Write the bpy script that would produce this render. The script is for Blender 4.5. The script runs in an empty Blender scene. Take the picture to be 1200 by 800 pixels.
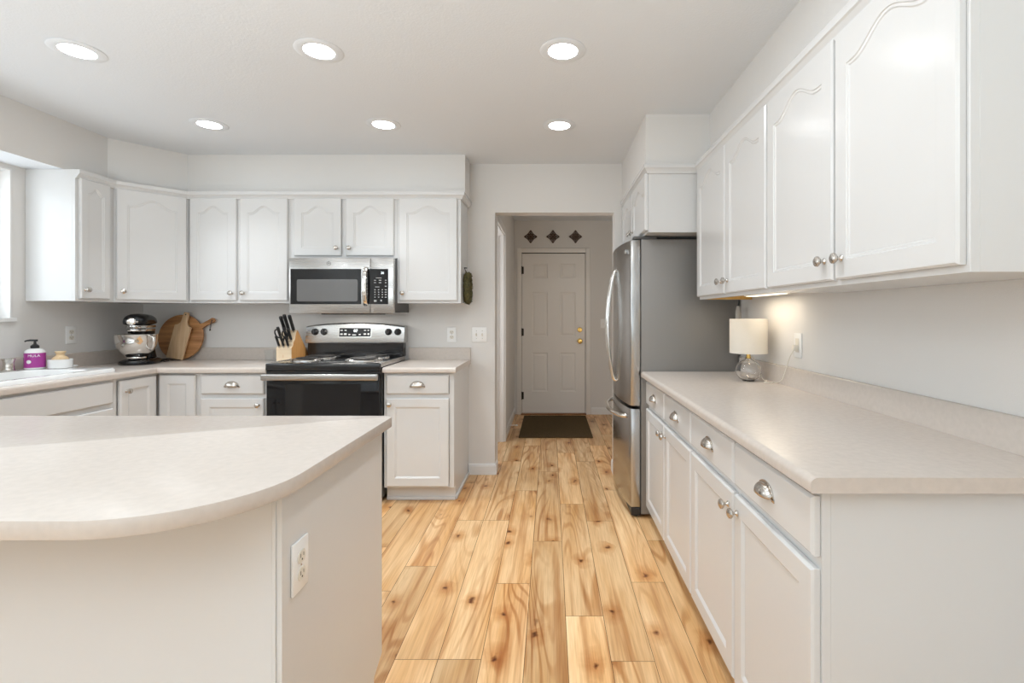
import bpy, bmesh, math, random
from mathutils import Vector, Matrix
R = math.radians
S = bpy.context.scene
C = S.collection
random.seed(7)

# ------------------------------------------------------------------ camera, world, lights, exposure
cam_d = bpy.data.cameras.new('camera')
cam = bpy.data.objects.new('camera', cam_d)
C.objects.link(cam)
cam.location = (0, 0, 1.252)
cam.rotation_euler = (R(90), 0, 0)
cam_d.sensor_width = 36
cam_d.lens = 580 / 1200 * 36
cam_d.shift_x = (600 - 645) / 1200
cam_d.shift_y = -(400 - 369) / 1200
cam_d.clip_start = 0.02
S.camera = cam

W = bpy.data.worlds.new('daylight')
S.world = W
W.use_nodes = True
W.node_tree.nodes['Background'].inputs[0].default_value = (0.86, 0.93, 1.0, 1)
W.node_tree.nodes['Background'].inputs[1].default_value = 1.0

def area(name, loc, rot, sx, sy, power, col):
    d = bpy.data.lights.new(name, 'AREA')
    d.shape = 'RECTANGLE'; d.size = sx; d.size_y = sy
    d.energy = power; d.color = col
    o = bpy.data.objects.new(name, d)
    C.objects.link(o); o.location = loc; o.rotation_euler = rot
    return o
area('daylight_patio_door', (-1.0, -3.30, 0.90), (R(148), 0, 0), 3.4, 1.5, 8, (0.88, 0.945, 1.0))
area('ceiling_bounce_fill', (-1.5, -0.9, 1.10), (R(180), 0, 0), 1.2, 1.0, 90, (0.83, 0.935, 1.0))  # added fill aimed up at the ceiling for soft bounce; no fixture there
area('daylight_sink_window', (-3.44, 2.06, 1.67), (R(90), 0, R(-90)), 1.6, 0.8, 7.5, (0.90, 0.95, 1.0))
area('daylight_side_room', (-1.15, 4.53, 1.3), (R(90), 0, R(-90)), 0.7, 1.5, 7.0, (0.97, 0.98, 1.0))
area('hall_fill', (0.85, 4.15, 1.2), (R(90), 0, R(12)), 0.3, 0.5, 2.2, (1.0, 0.88, 0.72))  # added warm fill, out of sight, to brighten the hall end wall
DOWNLIGHT_POWER = 1.8
UNDERCAB_POWER = 0.5
for x_ in (-2.126, -1.040, 0.056):
    area('overhead_fill_before_view', (x_, 1.40, 2.42), (0, 0, 0), 0.14, 0.14, 5.2 if x_ > 0 else 1.2, (0.92, 0.965, 1.0))  # unseen fill lights added over aisle, island and near worktops; no fixtures

S.view_settings.view_transform = 'Standard'
S.view_settings.look = 'None'
S.view_settings.gamma = 1
S.view_settings.use_curve_mapping = False
S.view_settings.exposure = 0.55

# ------------------------------------------------------------------ materials
def mat(name, col, rough=0.5, metal=0.0, bump=0.0, bscale=200, spec=0.5, coat=0.0, emit=None, estr=0, var=0.0, vscale=6):
    m = bpy.data.materials.new(name); m.use_nodes = True
    nt = m.node_tree; b = nt.nodes['Principled BSDF']
    b.inputs['Base Color'].default_value = (*col, 1)
    b.inputs['Roughness'].default_value = rough
    b.inputs['Metallic'].default_value = metal
    b.inputs['Specular IOR Level'].default_value = spec
    b.inputs['Coat Weight'].default_value = coat
    if emit:
        b.inputs['Emission Color'].default_value = (*emit, 1)
        b.inputs['Emission Strength'].default_value = estr
    tc = nt.nodes.new('ShaderNodeTexCoord')
    if bump:
        n = nt.nodes.new('ShaderNodeTexNoise'); n.inputs['Scale'].default_value = bscale
        n.inputs['Detail'].default_value = 3
        nt.links.new(tc.outputs['Object'], n.inputs['Vector'])
        bp = nt.nodes.new('ShaderNodeBump'); bp.inputs['Strength'].default_value = bump
        bp.inputs['Distance'].default_value = 0.002
        nt.links.new(n.outputs[0], bp.inputs['Height'])
        nt.links.new(bp.outputs[0], b.inputs['Normal'])
    if var:
        n = nt.nodes.new('ShaderNodeTexNoise'); n.inputs['Scale'].default_value = vscale
        n.inputs['Detail'].default_value = 4
        nt.links.new(tc.outputs['Object'], n.inputs['Vector'])
        r = nt.nodes.new('ShaderNodeValToRGB')
        r.color_ramp.elements[0].position = 0.3; r.color_ramp.elements[1].position = 0.7
        r.color_ramp.elements[0].color = tuple(c * (1 - var) for c in col) + (1,)
        r.color_ramp.elements[1].color = tuple(min(1, c * (1 + var)) for c in col) + (1,)
        nt.links.new(n.outputs[0], r.inputs[0])
        nt.links.new(r.outputs[0], b.inputs['Base Color'])
    return m

def brushed(name, col, rough, axis=2, stretch=60, amount=0.35):
    m = mat(name, col, rough, 1.0)
    nt = m.node_tree; b = nt.nodes['Principled BSDF']
    tc = nt.nodes.new('ShaderNodeTexCoord'); mp = nt.nodes.new('ShaderNodeMapping')
    sc = [stretch * 6] * 3; sc[axis] = 3
    mp.inputs['Scale'].default_value = sc
    n = nt.nodes.new('ShaderNodeTexNoise'); n.inputs['Scale'].default_value = 1.0; n.inputs['Detail'].default_value = 2
    nt.links.new(tc.outputs['Object'], mp.inputs[0]); nt.links.new(mp.outputs[0], n.inputs['Vector'])
    mr = nt.nodes.new('ShaderNodeMapRange')
    mr.inputs['To Min'].default_value = rough * (1 - amount); mr.inputs['To Max'].default_value = rough * (1 + amount)
    nt.links.new(n.outputs[0], mr.inputs[0]); nt.links.new(mr.outputs[0], b.inputs['Roughness'])
    b.inputs['Anisotropic'].default_value = 0.5
    return m

def wood(name, c1, c2, along=2, sc=1.0, rough=0.45):
    m = mat(name, c1, rough)
    nt = m.node_tree; b = nt.nodes['Principled BSDF']
    tc = nt.nodes.new('ShaderNodeTexCoord'); mp = nt.nodes.new('ShaderNodeMapping')
    s = [40 * sc] * 3; s[along] = 3.5 * sc
    mp.inputs['Scale'].default_value = s
    n = nt.nodes.new('ShaderNodeTexNoise'); n.inputs['Scale'].default_value = 1; n.inputs['Detail'].default_value = 5
    n.inputs['Distortion'].default_value = 0.6
    nt.links.new(tc.outputs['Object'], mp.inputs[0]); nt.links.new(mp.outputs[0], n.inputs['Vector'])
    r = nt.nodes.new('ShaderNodeValToRGB')
    r.color_ramp.elements[0].position = 0.32; r.color_ramp.elements[1].position = 0.68
    r.color_ramp.elements[0].color = (*c1, 1); r.color_ramp.elements[1].color = (*c2, 1)
    nt.links.new(n.outputs[0], r.inputs[0]); nt.links.new(r.outputs[0], b.inputs['Base Color'])
    return m

M = {}
M['wall'] = mat('wall_paint', (0.755, 0.735, 0.71), 0.85, bump=0.25, bscale=260, spec=0.2)
M['ceiling'] = mat('ceiling_paint', (0.79, 0.82, 0.85), 0.9, bump=0.5, bscale=110, spec=0.1)
M['white'] = mat('cabinet_paint', (0.70, 0.698, 0.692), 0.22, bump=0.06, bscale=60, spec=0.45)
M['trim'] = mat('trim_paint', (0.80, 0.79, 0.775), 0.35, spec=0.4)
M['door'] = mat('door_paint', (0.86, 0.83, 0.79), 0.4, spec=0.4)
M['plate'] = mat('plate_plastic', (0.90, 0.895, 0.88), 0.3)
M['ivory'] = mat('receptacle_plastic', (0.78, 0.74, 0.66), 0.35)
M['counter'] = mat('laminate', (0.62, 0.552, 0.495), 0.25, var=0.035, vscale=55, bump=0.03, bscale=300, spec=0.5)
M['steel'] = brushed('brushed_steel', (0.56, 0.55, 0.535), 0.27, axis=0)
M['steel_v'] = brushed('brushed_steel_upright', (0.62, 0.615, 0.605), 0.25, axis=2)
M['steel_dark'] = brushed('fridge_front_steel', (0.50, 0.50, 0.495), 0.24, axis=1)
M['fridge_side'] = mat('fridge_side_enamel', (0.25, 0.238, 0.225), 0.38, metal=0.3, bump=0.5, bscale=420)
M['dark_gray'] = mat('dark_grey_enamel', (0.085, 0.085, 0.085), 0.4)
M['nickel'] = mat('satin_nickel', (0.60, 0.57, 0.53), 0.24, 1.0)
M['chrome'] = mat('polished_steel', (0.80, 0.78, 0.75), 0.07, 1.0)
M['black'] = mat('black_enamel', (0.012, 0.012, 0.013), 0.16, coat=0.3)
M['black_matte'] = mat('black_plastic', (0.015, 0.015, 0.016), 0.4)
M['black_glass'] = mat('black_glass', (0.008, 0.008, 0.009), 0.05, spec=0.35)
M['oven_window'] = mat('oven_window_glass', (0.012, 0.012, 0.013), 0.04, spec=0.4)
M['mw_window'] = mat('microwave_window_glass', (0.15, 0.15, 0.15), 0.08, spec=0.4)
M['display'] = mat('display_digits', (0.8, 0.85, 0.85), 0.4, emit=(0.85, 0.95, 1.0), estr=1.0)
M['legend'] = mat('button_legend', (0.45, 0.45, 0.45), 0.5)
M['coil'] = mat('burner_coil', (0.035, 0.033, 0.032), 0.45, metal=0.4)
M['pan'] = mat('drip_pan', (0.62, 0.61, 0.6), 0.18, 1.0)
M['brass'] = mat('brass', (0.78, 0.52, 0.16), 0.25, 1.0)
M['bronze'] = mat('dark_bronze', (0.035, 0.028, 0.022), 0.4, 0.6)
M['sink'] = mat('sink_enamel', (0.86, 0.86, 0.85), 0.12, coat=0.4)
M['ceramic'] = mat('white_ceramic', (0.84, 0.835, 0.825), 0.25)
M['purple'] = mat('label_purple', (0.40, 0.045, 0.30), 0.35)
M['mixer'] = mat('mixer_black', (0.008, 0.008, 0.009), 0.16, coat=0.0, spec=0.35)
M['leaf'] = mat('dried_green', (0.085, 0.075, 0.025), 0.8, bump=1.0, bscale=90, var=0.5, vscale=60)
M['mat'] = mat('door_mat_fibre', (0.10, 0.07, 0.036), 0.95, bump=1.0, bscale=500, var=0.25, vscale=150, spec=0.05)
M['medallion'] = mat('rust_iron', (0.105, 0.06, 0.038), 0.6, 0.3, var=0.4, vscale=60)
M['board_dark'] = wood('acacia_wood', (0.32, 0.135, 0.045), (0.64, 0.32, 0.13), along=0, sc=0.8)
M['board_light'] = wood('beech_wood', (0.62, 0.40, 0.22), (0.76, 0.54, 0.33), along=2, sc=1.2)
M['block'] = wood('block_wood', (0.56, 0.27, 0.085), (0.68, 0.36, 0.13), along=2, sc=1.0)
M['block_end'] = wood('block_front_wood', (0.80, 0.62, 0.42), (0.86, 0.70, 0.50), along=0, sc=1.0)
M['raw_wood'] = wood('cabinet_raw_wood', (0.68, 0.38, 0.085), (0.78, 0.47, 0.13), along=0, sc=0.6)
M['brush'] = wood('brush_wood', (0.66, 0.46, 0.25), (0.74, 0.55, 0.33), along=2, sc=2)
M['threshold'] = wood('threshold_oak', (0.24, 0.10, 0.03), (0.33, 0.15, 0.05), along=0)
M['bed'] = mat('plank_gap', (0.12, 0.06, 0.025), 0.9)
M['grey_plastic'] = mat('grey_plastic', (0.42, 0.40, 0.37), 0.35)
M['ground'] = mat('outside_ground', (0.30, 0.33, 0.24), 0.95)

def m_shade():
    m = mat('linen_shade', (0.92, 0.89, 0.83), 0.9, bump=0.3, bscale=500, spec=0.1)
    nt = m.node_tree; b = nt.nodes['Principled BSDF']; o = nt.nodes['Material Output']
    t = nt.nodes.new('ShaderNodeBsdfTranslucent'); t.inputs[0].default_value = (0.93, 0.88, 0.80, 1)
    x = nt.nodes.new('ShaderNodeMixShader'); x.inputs[0].default_value = 0.4
    nt.links.new(b.outputs[0], x.inputs[1]); nt.links.new(t.outputs[0], x.inputs[2]); nt.links.new(x.outputs[0], o.inputs[0])
    return m
M['shade'] = m_shade()

def m_glass(name, tint=(1, 1, 1), ior=1.45):
    m = bpy.data.materials.new(name); m.use_nodes = True
    nt = m.node_tree; b = nt.nodes['Principled BSDF']
    b.inputs['Base Color'].default_value = (*tint, 1)
    b.inputs['Transmission Weight'].default_value = 1.0
    b.inputs['Roughness'].default_value = 0.02; b.inputs['IOR'].default_value = ior
    return m
M['glass'] = m_glass('clear_glass')

def m_pane(name):
    m = bpy.data.materials.new(name); m.use_nodes = True
    nt = m.node_tree; nt.nodes.clear()
    o = nt.nodes.new('ShaderNodeOutputMaterial'); x = nt.nodes.new('ShaderNodeMixShader')
    x.inputs[0].default_value = 0.07
    t = nt.nodes.new('ShaderNodeBsdfTransparent'); t.inputs[0].default_value = (0.97, 0.98, 0.98, 1)
    g = nt.nodes.new('ShaderNodeBsdfGlossy'); g.inputs['Roughness'].default_value = 0.02
    nt.links.new(t.outputs[0], x.inputs[1]); nt.links.new(g.outputs[0], x.inputs[2])
    nt.links.new(x.outputs[0], o.inputs[0])
    return m
M['pane'] = m_pane('window_pane')
M['clear_plastic'] = m_pane('clear_plastic')

def m_lens():
    m = bpy.data.materials.new('lamp_lens'); m.use_nodes = True
    b = m.node_tree.nodes['Principled BSDF']
    b.inputs['Base Color'].default_value = (0.9, 0.9, 0.88, 1)
    b.inputs['Emission Color'].default_value = (0.95, 0.98, 1.0, 1)
    b.inputs['Emission Strength'].default_value = 14.0
    return m
M['lens'] = m_lens()
M['bar_diffuser'] = mat('bar_diffuser', (0.9, 0.88, 0.82), 0.5, emit=(1.0, 0.86, 0.66), estr=1.1)

def m_floor():
    m = bpy.data.materials.new('oak_planks'); m.use_nodes = True
    nt = m.node_tree; N = nt.nodes.new; L = nt.links.new
    b = nt.nodes['Principled BSDF']
    tc = N('ShaderNodeTexCoord')
    at = N('ShaderNodeAttribute'); at.attribute_name = 'plank_off'
    ar = N('ShaderNodeAttribute'); ar.attribute_name = 'plank_tone'
    ad = N('ShaderNodeVectorMath'); ad.operation = 'ADD'
    L(tc.outputs['Object'], ad.inputs[0]); L(at.outputs['Vector'], ad.inputs[1])
    def mp(s):
        n = N('ShaderNodeMapping'); n.inputs['Scale'].default_value = s; L(ad.outputs[0], n.inputs[0]); return n.outputs[0]
    def noise(s, scale, det, dist=0.0, rough=0.5):
        n = N('ShaderNodeTexNoise'); n.inputs['Scale'].default_value = scale; n.inputs['Detail'].default_value = det
        n.inputs['Distortion'].default_value = dist; n.inputs['Roughness'].default_value = rough
        L(mp(s), n.inputs['Vector']); return n.outputs[0]
    def ramp(src, p0, c0, p1, c1):
        r = N('ShaderNodeValToRGB'); e = r.color_ramp.elements
        e[0].position = p0; e[1].position = p1; e[0].color = (*c0, 1); e[1].color = (*c1, 1)
        L(src, r.inputs[0]); return r.outputs[0]
    def mix(kind, f, a, c):
        n = N('ShaderNodeMix'); n.data_type = 'RGBA'; n.blend_type = kind
        if isinstance(f, float): n.inputs[0].default_value = f
        else: L(f, n.inputs[0])
        L(a, n.inputs[6]); L(c, n.inputs[7]); return n.outputs[2]
    def math_(op, a, v=None, bb=None):
        n = N('ShaderNodeMath'); n.operation = op; L(a, n.inputs[0])
        if bb is not None: L(bb, n.inputs[1])
        elif v is not None: n.inputs[1].default_value = v
        return n.outputs[0]
    broad = noise((7, 1.1, 1), 1.0, 3, 0.4)
    base = ramp(broad, 0.30, (0.68, 0.375, 0.145), 0.72, (0.92, 0.66, 0.38))
    # cathedral growth rings
    ringn = noise((5.0, 0.55, 1), 1.0, 1.5, 0.5)
    ring = math_('SINE', math_('MULTIPLY', ringn, 110.0))
    ringm = ramp(ring, 0.25, (1, 1, 1), 0.95, (0.74, 0.59, 0.45))
    ringw = ramp(noise((3.5, 0.7, 1), 1.0, 2), 0.45, (0, 0, 0), 0.62, (1, 1, 1))
    c = mix('MULTIPLY', ringw, base, ringm)
    # fine grain
    fine = noise((150, 5, 1), 1.0, 4)
    c = mix('MULTIPLY', 0.5, c, ramp(fine, 0.35, (0.78, 0.70, 0.62), 0.6, (1.06, 1.05, 1.04)))
    # streaks
    stre = noise((22, 0.9, 1), 1.0, 3, 0.3)
    c = mix('MULTIPLY', 0.8, c, ramp(stre, 0.30, (0.62, 0.44, 0.29), 0.50, (1, 1, 1)))
    # knots
    v = N('ShaderNodeTexVoronoi'); v.voronoi_dimensions = '2D'; v.inputs['Scale'].default_value = 1.0
    nd = N('ShaderNodeTexNoise'); nd.inputs['Scale'].default_value = 14; nd.inputs['Detail'].default_value = 3
    L(ad.outputs[0], nd.inputs['Vector'])
    sm = N('ShaderNodeVectorMath'); sm.operation = 'SCALE'; sm.inputs['Scale'].default_value = 0.35
    L(nd.outputs['Color'], sm.inputs[0])
    ad2 = N('ShaderNodeVectorMath'); ad2.operation = 'ADD'
    L(mp((6.0, 3.6, 1)), ad2.inputs[0]); L(sm.outputs[0], ad2.inputs[1]); L(ad2.outputs[0], v.inputs['Vector'])
    knot = ramp(v.outputs['Distance'], 0.02, (0.22, 0.12, 0.07), 0.085, (1, 1, 1))
    sep = N('ShaderNodeSeparateColor'); L(v.outputs['Color'], sep.inputs[0])
    gate = ramp(sep.outputs[0], 0.50, (0, 0, 0), 0.58, (1, 1, 1))
    c = mix('MULTIPLY', gate, c, knot)
    halo = ramp(v.outputs['Distance'], 0.03, (0.72, 0.52, 0.34), 0.34, (1, 1, 1))
    c = mix('MULTIPLY', gate, c, halo)
    # per plank tone
    tone = N('ShaderNodeMapRange'); tone.inputs['To Min'].default_value = 0.82; tone.inputs['To Max'].default_value = 1.14
    L(ar.outputs['Fac'], tone.inputs[0])
    sc = N('ShaderNodeVectorMath'); sc.operation = 'SCALE'; L(c, sc.inputs[0]); L(tone.outputs[0], sc.inputs['Scale'])
    L(sc.outputs[0], b.inputs['Base Color'])
    b.inputs['Roughness'].default_value = 0.34
    b.inputs['Specular IOR Level'].default_value = 0.4
    bp = N('ShaderNodeBump'); bp.inputs['Strength'].default_value = 0.12; bp.inputs['Distance'].default_value = 0.001
    L(fine, bp.inputs['Height']); L(bp.outputs[0], b.inputs['Normal'])
    return m
M['floor'] = m_floor()

# ------------------------------------------------------------------ mesh helpers
def nb(): return bmesh.new()

def box(bm, x0, x1, y0, y1, z0, z1, bev=0.0, seg=2):
    vs = [bm.verts.new((x, y, z)) for x in (x0, x1) for y in (y0, y1) for z in (z0, z1)]
    f = [(0, 1, 3, 2), (4, 6, 7, 5), (0, 4, 5, 1), (2, 3, 7, 6), (0, 2, 6, 4), (1, 5, 7, 3)]
    fs = [bm.faces.new([vs[i] for i in q]) for q in f]
    if bev > 0:
        es = list({e for q in fs for e in q.edges})
        bmesh.ops.bevel(bm, geom=es, offset=bev, segments=seg, profile=0.5, affect='EDGES')
    return fs

def prism(bm, pts, fn, d0, d1, bev=0.0, seg=2, pick=None):
    """polygon pts (u,v) swept from d0 to d1; fn(u,v,d)->xyz"""
    a = [bm.verts.new(fn(u, v, d0)) for u, v in pts]
    b = [bm.verts.new(fn(u, v, d1)) for u, v in pts]
    n = len(pts)
    fs = [bm.faces.new(a[::-1]), bm.faces.new(b)]
    for i in range(n):
        fs.append(bm.faces.new((a[i], a[(i + 1) % n], b[(i + 1) % n], b[i])))
    bmesh.ops.recalc_face_normals(bm, faces=fs)
    if bev > 0:
        es = list({e for q in fs for e in q.edges})
        if pick: es = [e for e in es if pick(e)]
        bmesh.ops.bevel(bm, geom=es, offset=bev, segments=seg, profile=0.5, affect='EDGES')
    return fs

XY = lambda u, v, d: (u, v, d)
XZ = lambda u, v, d: (u, d, v)
YZ = lambda u, v, d: (d, u, v)

def lathe(bm, prof, center=(0, 0, 0), axis=(0, 0, 1), seg=32, sx=1.0, sy=1.0):
    ax = Vector(axis).normalized()
    q = Vector((0, 0, 1)).rotation_difference(ax).to_matrix()
    c = Vector(center); rings = []
    for r, z in prof:
        if r < 1e-6: rings.append([bm.verts.new(c + q @ Vector((0, 0, z)))])
        else:
            rings.append([bm.verts.new(c + q @ Vector((r * sx * math.cos(2 * math.pi * k / seg), r * sy * math.sin(2 * math.pi * k / seg), z))) for k in range(seg)])
    fs = []
    for a, b in zip(rings, rings[1:]):
        if len(a) == 1 and len(b) == 1: continue
        for k in range(seg):
            k2 = (k + 1) % seg
            if len(a) == 1: fs.append(bm.faces.new((a[0], b[k2], b[k])))
            elif len(b) == 1: fs.append(bm.faces.new((a[k], a[k2], b[0])))
            else: fs.append(bm.faces.new((a[k], a[k2], b[k2], b[k])))
    bmesh.ops.recalc_face_normals(bm, faces=fs)
    return fs

def tube(bm, pts, r, seg=10, closed=False, flat=1.0):
    P = [Vector(p) for p in pts]; n = len(P)
    rr = r if isinstance(r, (list, tuple)) else [r] * n
    up = None; rings = []
    for i in range(n):
        if closed: t = (P[(i + 1) % n] - P[i - 1]).normalized()
        else: t = (P[min(i + 1, n - 1)] - P[max(i - 1, 0)]).normalized()
        if up is None:
            up = Vector((0, 0, 1)) if abs(t.z) < 0.9 else Vector((1, 0, 0))
        s = t.cross(up)
        if s.length < 1e-6: s = t.orthogonal()
        s.normalize(); up = s.cross(t).normalized()
        rings.append([bm.verts.new(P[i] + rr[i] * (s * math.cos(2 * math.pi * k / seg) + up * flat * math.sin(2 * math.pi * k / seg))) for k in range(seg)])
    fs = []
    pairs = list(zip(rings, rings[1:])) + ([(rings[-1], rings[0])] if closed else [])
    for a, b in pairs:
        for k in range(seg):
            fs.append(bm.faces.new((a[k], a[(k + 1) % seg], b[(k + 1) % seg], b[k])))
    if not closed:
        fs.append(bm.faces.new(rings[0][::-1])); fs.append(bm.faces.new(rings[-1]))
    bmesh.ops.recalc_face_normals(bm, faces=fs)

def sweep(bm, path, prof):
    """prof (outward offset, z) carried along a plan path, outward = right of travel"""
    n = len(path); cols = []
    for i in range(n):
        p = Vector(path[i]); ns = []
        for a, b in ((i - 1, i), (i, i + 1)):
            if a >= 0 and b < n:
                d = (Vector(path[b]) - Vector(path[a])).normalized(); ns.append(Vector((d.y, -d.x)))
        if len(ns) == 2:
            m = (ns[0] + ns[1]).normalized(); m = m / max(0.2, m.dot(ns[0]))
        else: m = ns[0]
        cols.append([bm.verts.new((p.x + m.x * o, p.y + m.y * o, z)) for o, z in prof])
    k = len(prof); fs = []
    for a, b in zip(cols, cols[1:]):
        for j in range(k):
            fs.append(bm.faces.new((a[j], a[(j + 1) % k], b[(j + 1) % k], b[j])))
    fs.append(bm.faces.new(cols[0])); fs.append(bm.faces.new(cols[-1][::-1]))
    bmesh.ops.recalc_face_normals(bm, faces=fs)

def build(name, bm, m, parent=None, world=False, smooth=38, loc=None, rot=None):
    if world and parent is not None:
        bm.transform(Matrix.LocRotScale(parent.location, parent.rotation_euler, None).inverted())
    me = bpy.data.meshes.new(name); bm.to_mesh(me); bm.free()
    for mm in (m if isinstance(m, (list, tuple)) else [m]): me.materials.append(mm)
    if smooth:
        me.shade_smooth(); me.set_sharp_from_angle(angle=R(smooth))
    o = bpy.data.objects.new(name, me); C.objects.link(o)
    if parent is not None: o.parent = parent
    if loc: o.location = loc
    if rot: o.rotation_euler = rot
    return o

def tag(o, label, cat, group=None):
    o['label'] = label; o['category'] = cat
    if group: o['group'] = group
    return o

def thing(name, label, cat, loc=(0, 0, 0), rotz=0.0, group=None):
    o = bpy.data.objects.new(name, None); C.objects.link(o)
    o.empty_display_size = 0.1
    o.location = loc; o.rotation_euler = (0, 0, rotz)
    return tag(o, label, cat, group)

def struct(name, bm, m, parent=None, smooth=0):
    o = build(name, bm, m, parent, smooth=smooth)
    if parent is None: o['kind'] = 'structure'
    return o

def copy_thing(root, loc, rotz=None, label=None):
    r = root.copy(); C.objects.link(r); r.location = loc
    if rotz is not None: r.rotation_euler = (0, 0, rotz)
    if label: r['label'] = label
    for ch in list(root.children):
        c = ch.copy(); C.objects.link(c); c.parent = r
        for g in list(ch.children):
            d = g.copy(); C.objects.link(d); d.parent = c
    return r

def text_bm(s, size, depth=0.0006):
    cu = bpy.data.curves.new('lettering', 'FONT'); cu.body = s; cu.size = size
    cu.align_x = 'CENTER'; cu.align_y = 'CENTER'; cu.extrude = depth; cu.resolution_u = 3
    ob = bpy.data.objects.new('lettering', cu); C.objects.link(ob)
    dg = bpy.context.evaluated_depsgraph_get()
    me = bpy.data.meshes.new_from_object(ob.evaluated_get(dg))
    bpy.data.objects.remove(ob); bpy.data.curves.remove(cu)
    bm = nb(); bm.from_mesh(me); bpy.data.meshes.remove(me)
    return bm
def text_front(s, size, at, depth=0.0006):
    """lettering that faces local -y, centred at `at`"""
    bm = text_bm(s, size, depth)
    bm.transform(Matrix.Translation(at) @ Matrix.Rotation(R(90), 4, 'X'))
    return bm

# ------------------------------------------------------------------ the room
H = 2.44
XL, XR, YB, YR, YH = -3.20, 1.18, 3.89, -3.40, 6.24
WT = 0.12
# floor planks
def make_floor():
    bm = nb()
    w = 0.1573; x0 = 0.063 - 21 * w; Lp = 1.22; g = 0.0010
    offs = {-4: 1.80, -3: 1.80, -2: 2.31, -1: 2.74, 0: 2.06, 1: 1.79, 2: 2.32, 3: 2.75}
    info = []
    for i in range(29):
        k = i - 21
        xa, xb = x0 + i * w, x0 + (i + 1) * w
        if xa > XR + 0.02: break
        y = offs.get(k, random.uniform(0, Lp))
        while y > YR: y -= Lp
        while y < YH:
            ya, yb = max(y, YR), min(y + Lp, YH + 0.02)
            if yb - ya > 0.01:
                vs = [bm.verts.new(p) for p in ((xa + g, ya + g, 0), (xb - g, ya + g, 0), (xb - g, yb - g, 0), (xa + g, yb - g, 0))]
                bm.faces.new(vs)
                info.append(((random.uniform(0, 40), random.uniform(0, 40), 0), random.random()))
            y += Lp
    n = len(info)
    vs = [bm.verts.new(p) for p in ((XL - 0.2, YR - 0.1, -0.0015), (XR + 0.2, YR - 0.1, -0.0015), (XR + 0.2, YH + 0.2, -0.0015), (XL - 0.2, YH + 0.2, -0.0015))]
    f = bm.faces.new(vs); f.material_index = 1
    me = bpy.data.meshes.new('floor'); bm.to_mesh(me); bm.free()
    me.materials.append(M['floor']); me.materials.append(M['bed'])
    me.attributes.new('plank_off', 'FLOAT_VECTOR', 'FACE'); me.attributes.new('plank_tone', 'FLOAT', 'FACE')
    a = me.attributes['plank_off']
    for i, (v, r) in enumerate(info): a.data[i].vector = v
    t = me.attributes['plank_tone']
    for i, (v, r) in enumerate(info): t.data[i].value = r
    o = bpy.data.objects.new('floor', me); C.objects.link(o); o['kind'] = 'structure'
make_floor()

bm = nb(); box(bm, XL - 0.3, XR + 0.3, YR - 0.2, YH + 0.2, H, H + 0.1); struct('ceiling', bm, M['ceiling'])
# left wall with the window opening over the sink
WY0, WY1, WZ0, WZ1 = 1.18, 2.94, 1.225, 2.12
bm = nb()
box(bm, XL - 0.14, XL, YR, WY0, 0, H); box(bm, XL - 0.14, XL, WY1, YB + WT, 0, H)
box(bm, XL - 0.14, XL, WY0, WY1, 0, WZ0); box(bm, XL - 0.14, XL, WY0, WY1, WZ1, H)
struct('wall_left', bm, M['wall'])
# back wall with the hall opening
DX0, DX1, DZ = -0.436, 0.503, 2.057
bm = nb()
box(bm, XL, DX0, YB, YB + WT, 0, H); box(bm, DX1, XR, YB, YB + WT, 0, H); box(bm, DX0, DX1, YB, YB + WT, DZ, H)
struct('wall_back', bm, M['wall'])
bm = nb(); box(bm, XR, XR + WT, YR, YH + WT, 0, H); struct('wall_right', bm, M['wall'])
# rear wall with patio door opening
bm = nb()
box(bm, XL - 0.14, -2.8, YR - WT, YR, 0, H); box(bm, 0.8, XR + WT, YR - WT, YR, 0, H); box(bm, -2.8, 0.8, YR - WT, YR, 2.10, H)
struct('wall_rear', bm, M['wall'])
# hall
HX = -0.457
SY0, SY1, SZ = 4.14, 4.90, 2.05
bm = nb()
box(bm, HX - WT, HX, YB + WT, SY0, 0, H); box(bm, HX - WT, HX, SY1, YH + WT, 0, H); box(bm, HX - WT, HX, SY0, SY1, SZ, H)
struct('wall_hall_left', bm, M['wall'])
bm = nb(); box(bm, -1.7, -1.6, YB + WT, 5.2, 0, H); box(bm, -1.7, HX - WT, 5.1, 5.2, 0, H); struct('wall_side_room', bm, M['wall'])
D0, D1, DT = -0.360, 0.441, 2.032
bm = nb()
box(bm, HX, D0 - 0.012, YH, YH + WT, 0, H); box(bm, D1 + 0.012, XR, YH, YH + WT, 0, H); box(bm, D0 - 0.012, D1 + 0.012, YH, YH + WT, DT + 0.012, H)
struct('wall_hall_end', bm, M['wall'])

# soffits
SZ0 = 2.142
def soffit(name, poly):
    bm = nb(); fs = prism(bm, poly, XY, SZ0, H)
    for f in bm.faces:
        f.normal_update()
        if f.normal.z < -0.9: f.material_index = 1
    struct(name, bm, [M['wall'], M['ceiling']])
soffit('trim_1', [(XL, YR), (-2.97, YR), (-2.97, 3.32), (-2.686, 3.666), (-0.632, 3.666), (-0.632, YB), (XL, YB)])
soffit('trim_2', [(0.944, 1.033), (0.944, 2.93), (0.564, 2.93), (0.564, YB), (XR, YB), (XR, 1.033)])
# crown mouldings on the wall cabinets
CR = [(0.0005, 2.088), (0.010, 2.088), (0.013, 2.098), (0.024, 2.112), (0.030, 2.116), (0.030, 2.1395), (0.0005, 2.1395)]
bm = nb(); sweep(bm, [(-2.895, 3.013), (-2.895, 3.28), (-2.62, 3.585), (-0.649, 3.585), (-0.649, 3.885)], CR); struct('trim_3', bm, M['white'])
bm = nb(); sweep(bm, [(0.581, 3.885), (0.581, 2.93), (0.877, 2.93), (0.877, 1.031)], CR); struct('trim_4', bm, M['white'])
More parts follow.
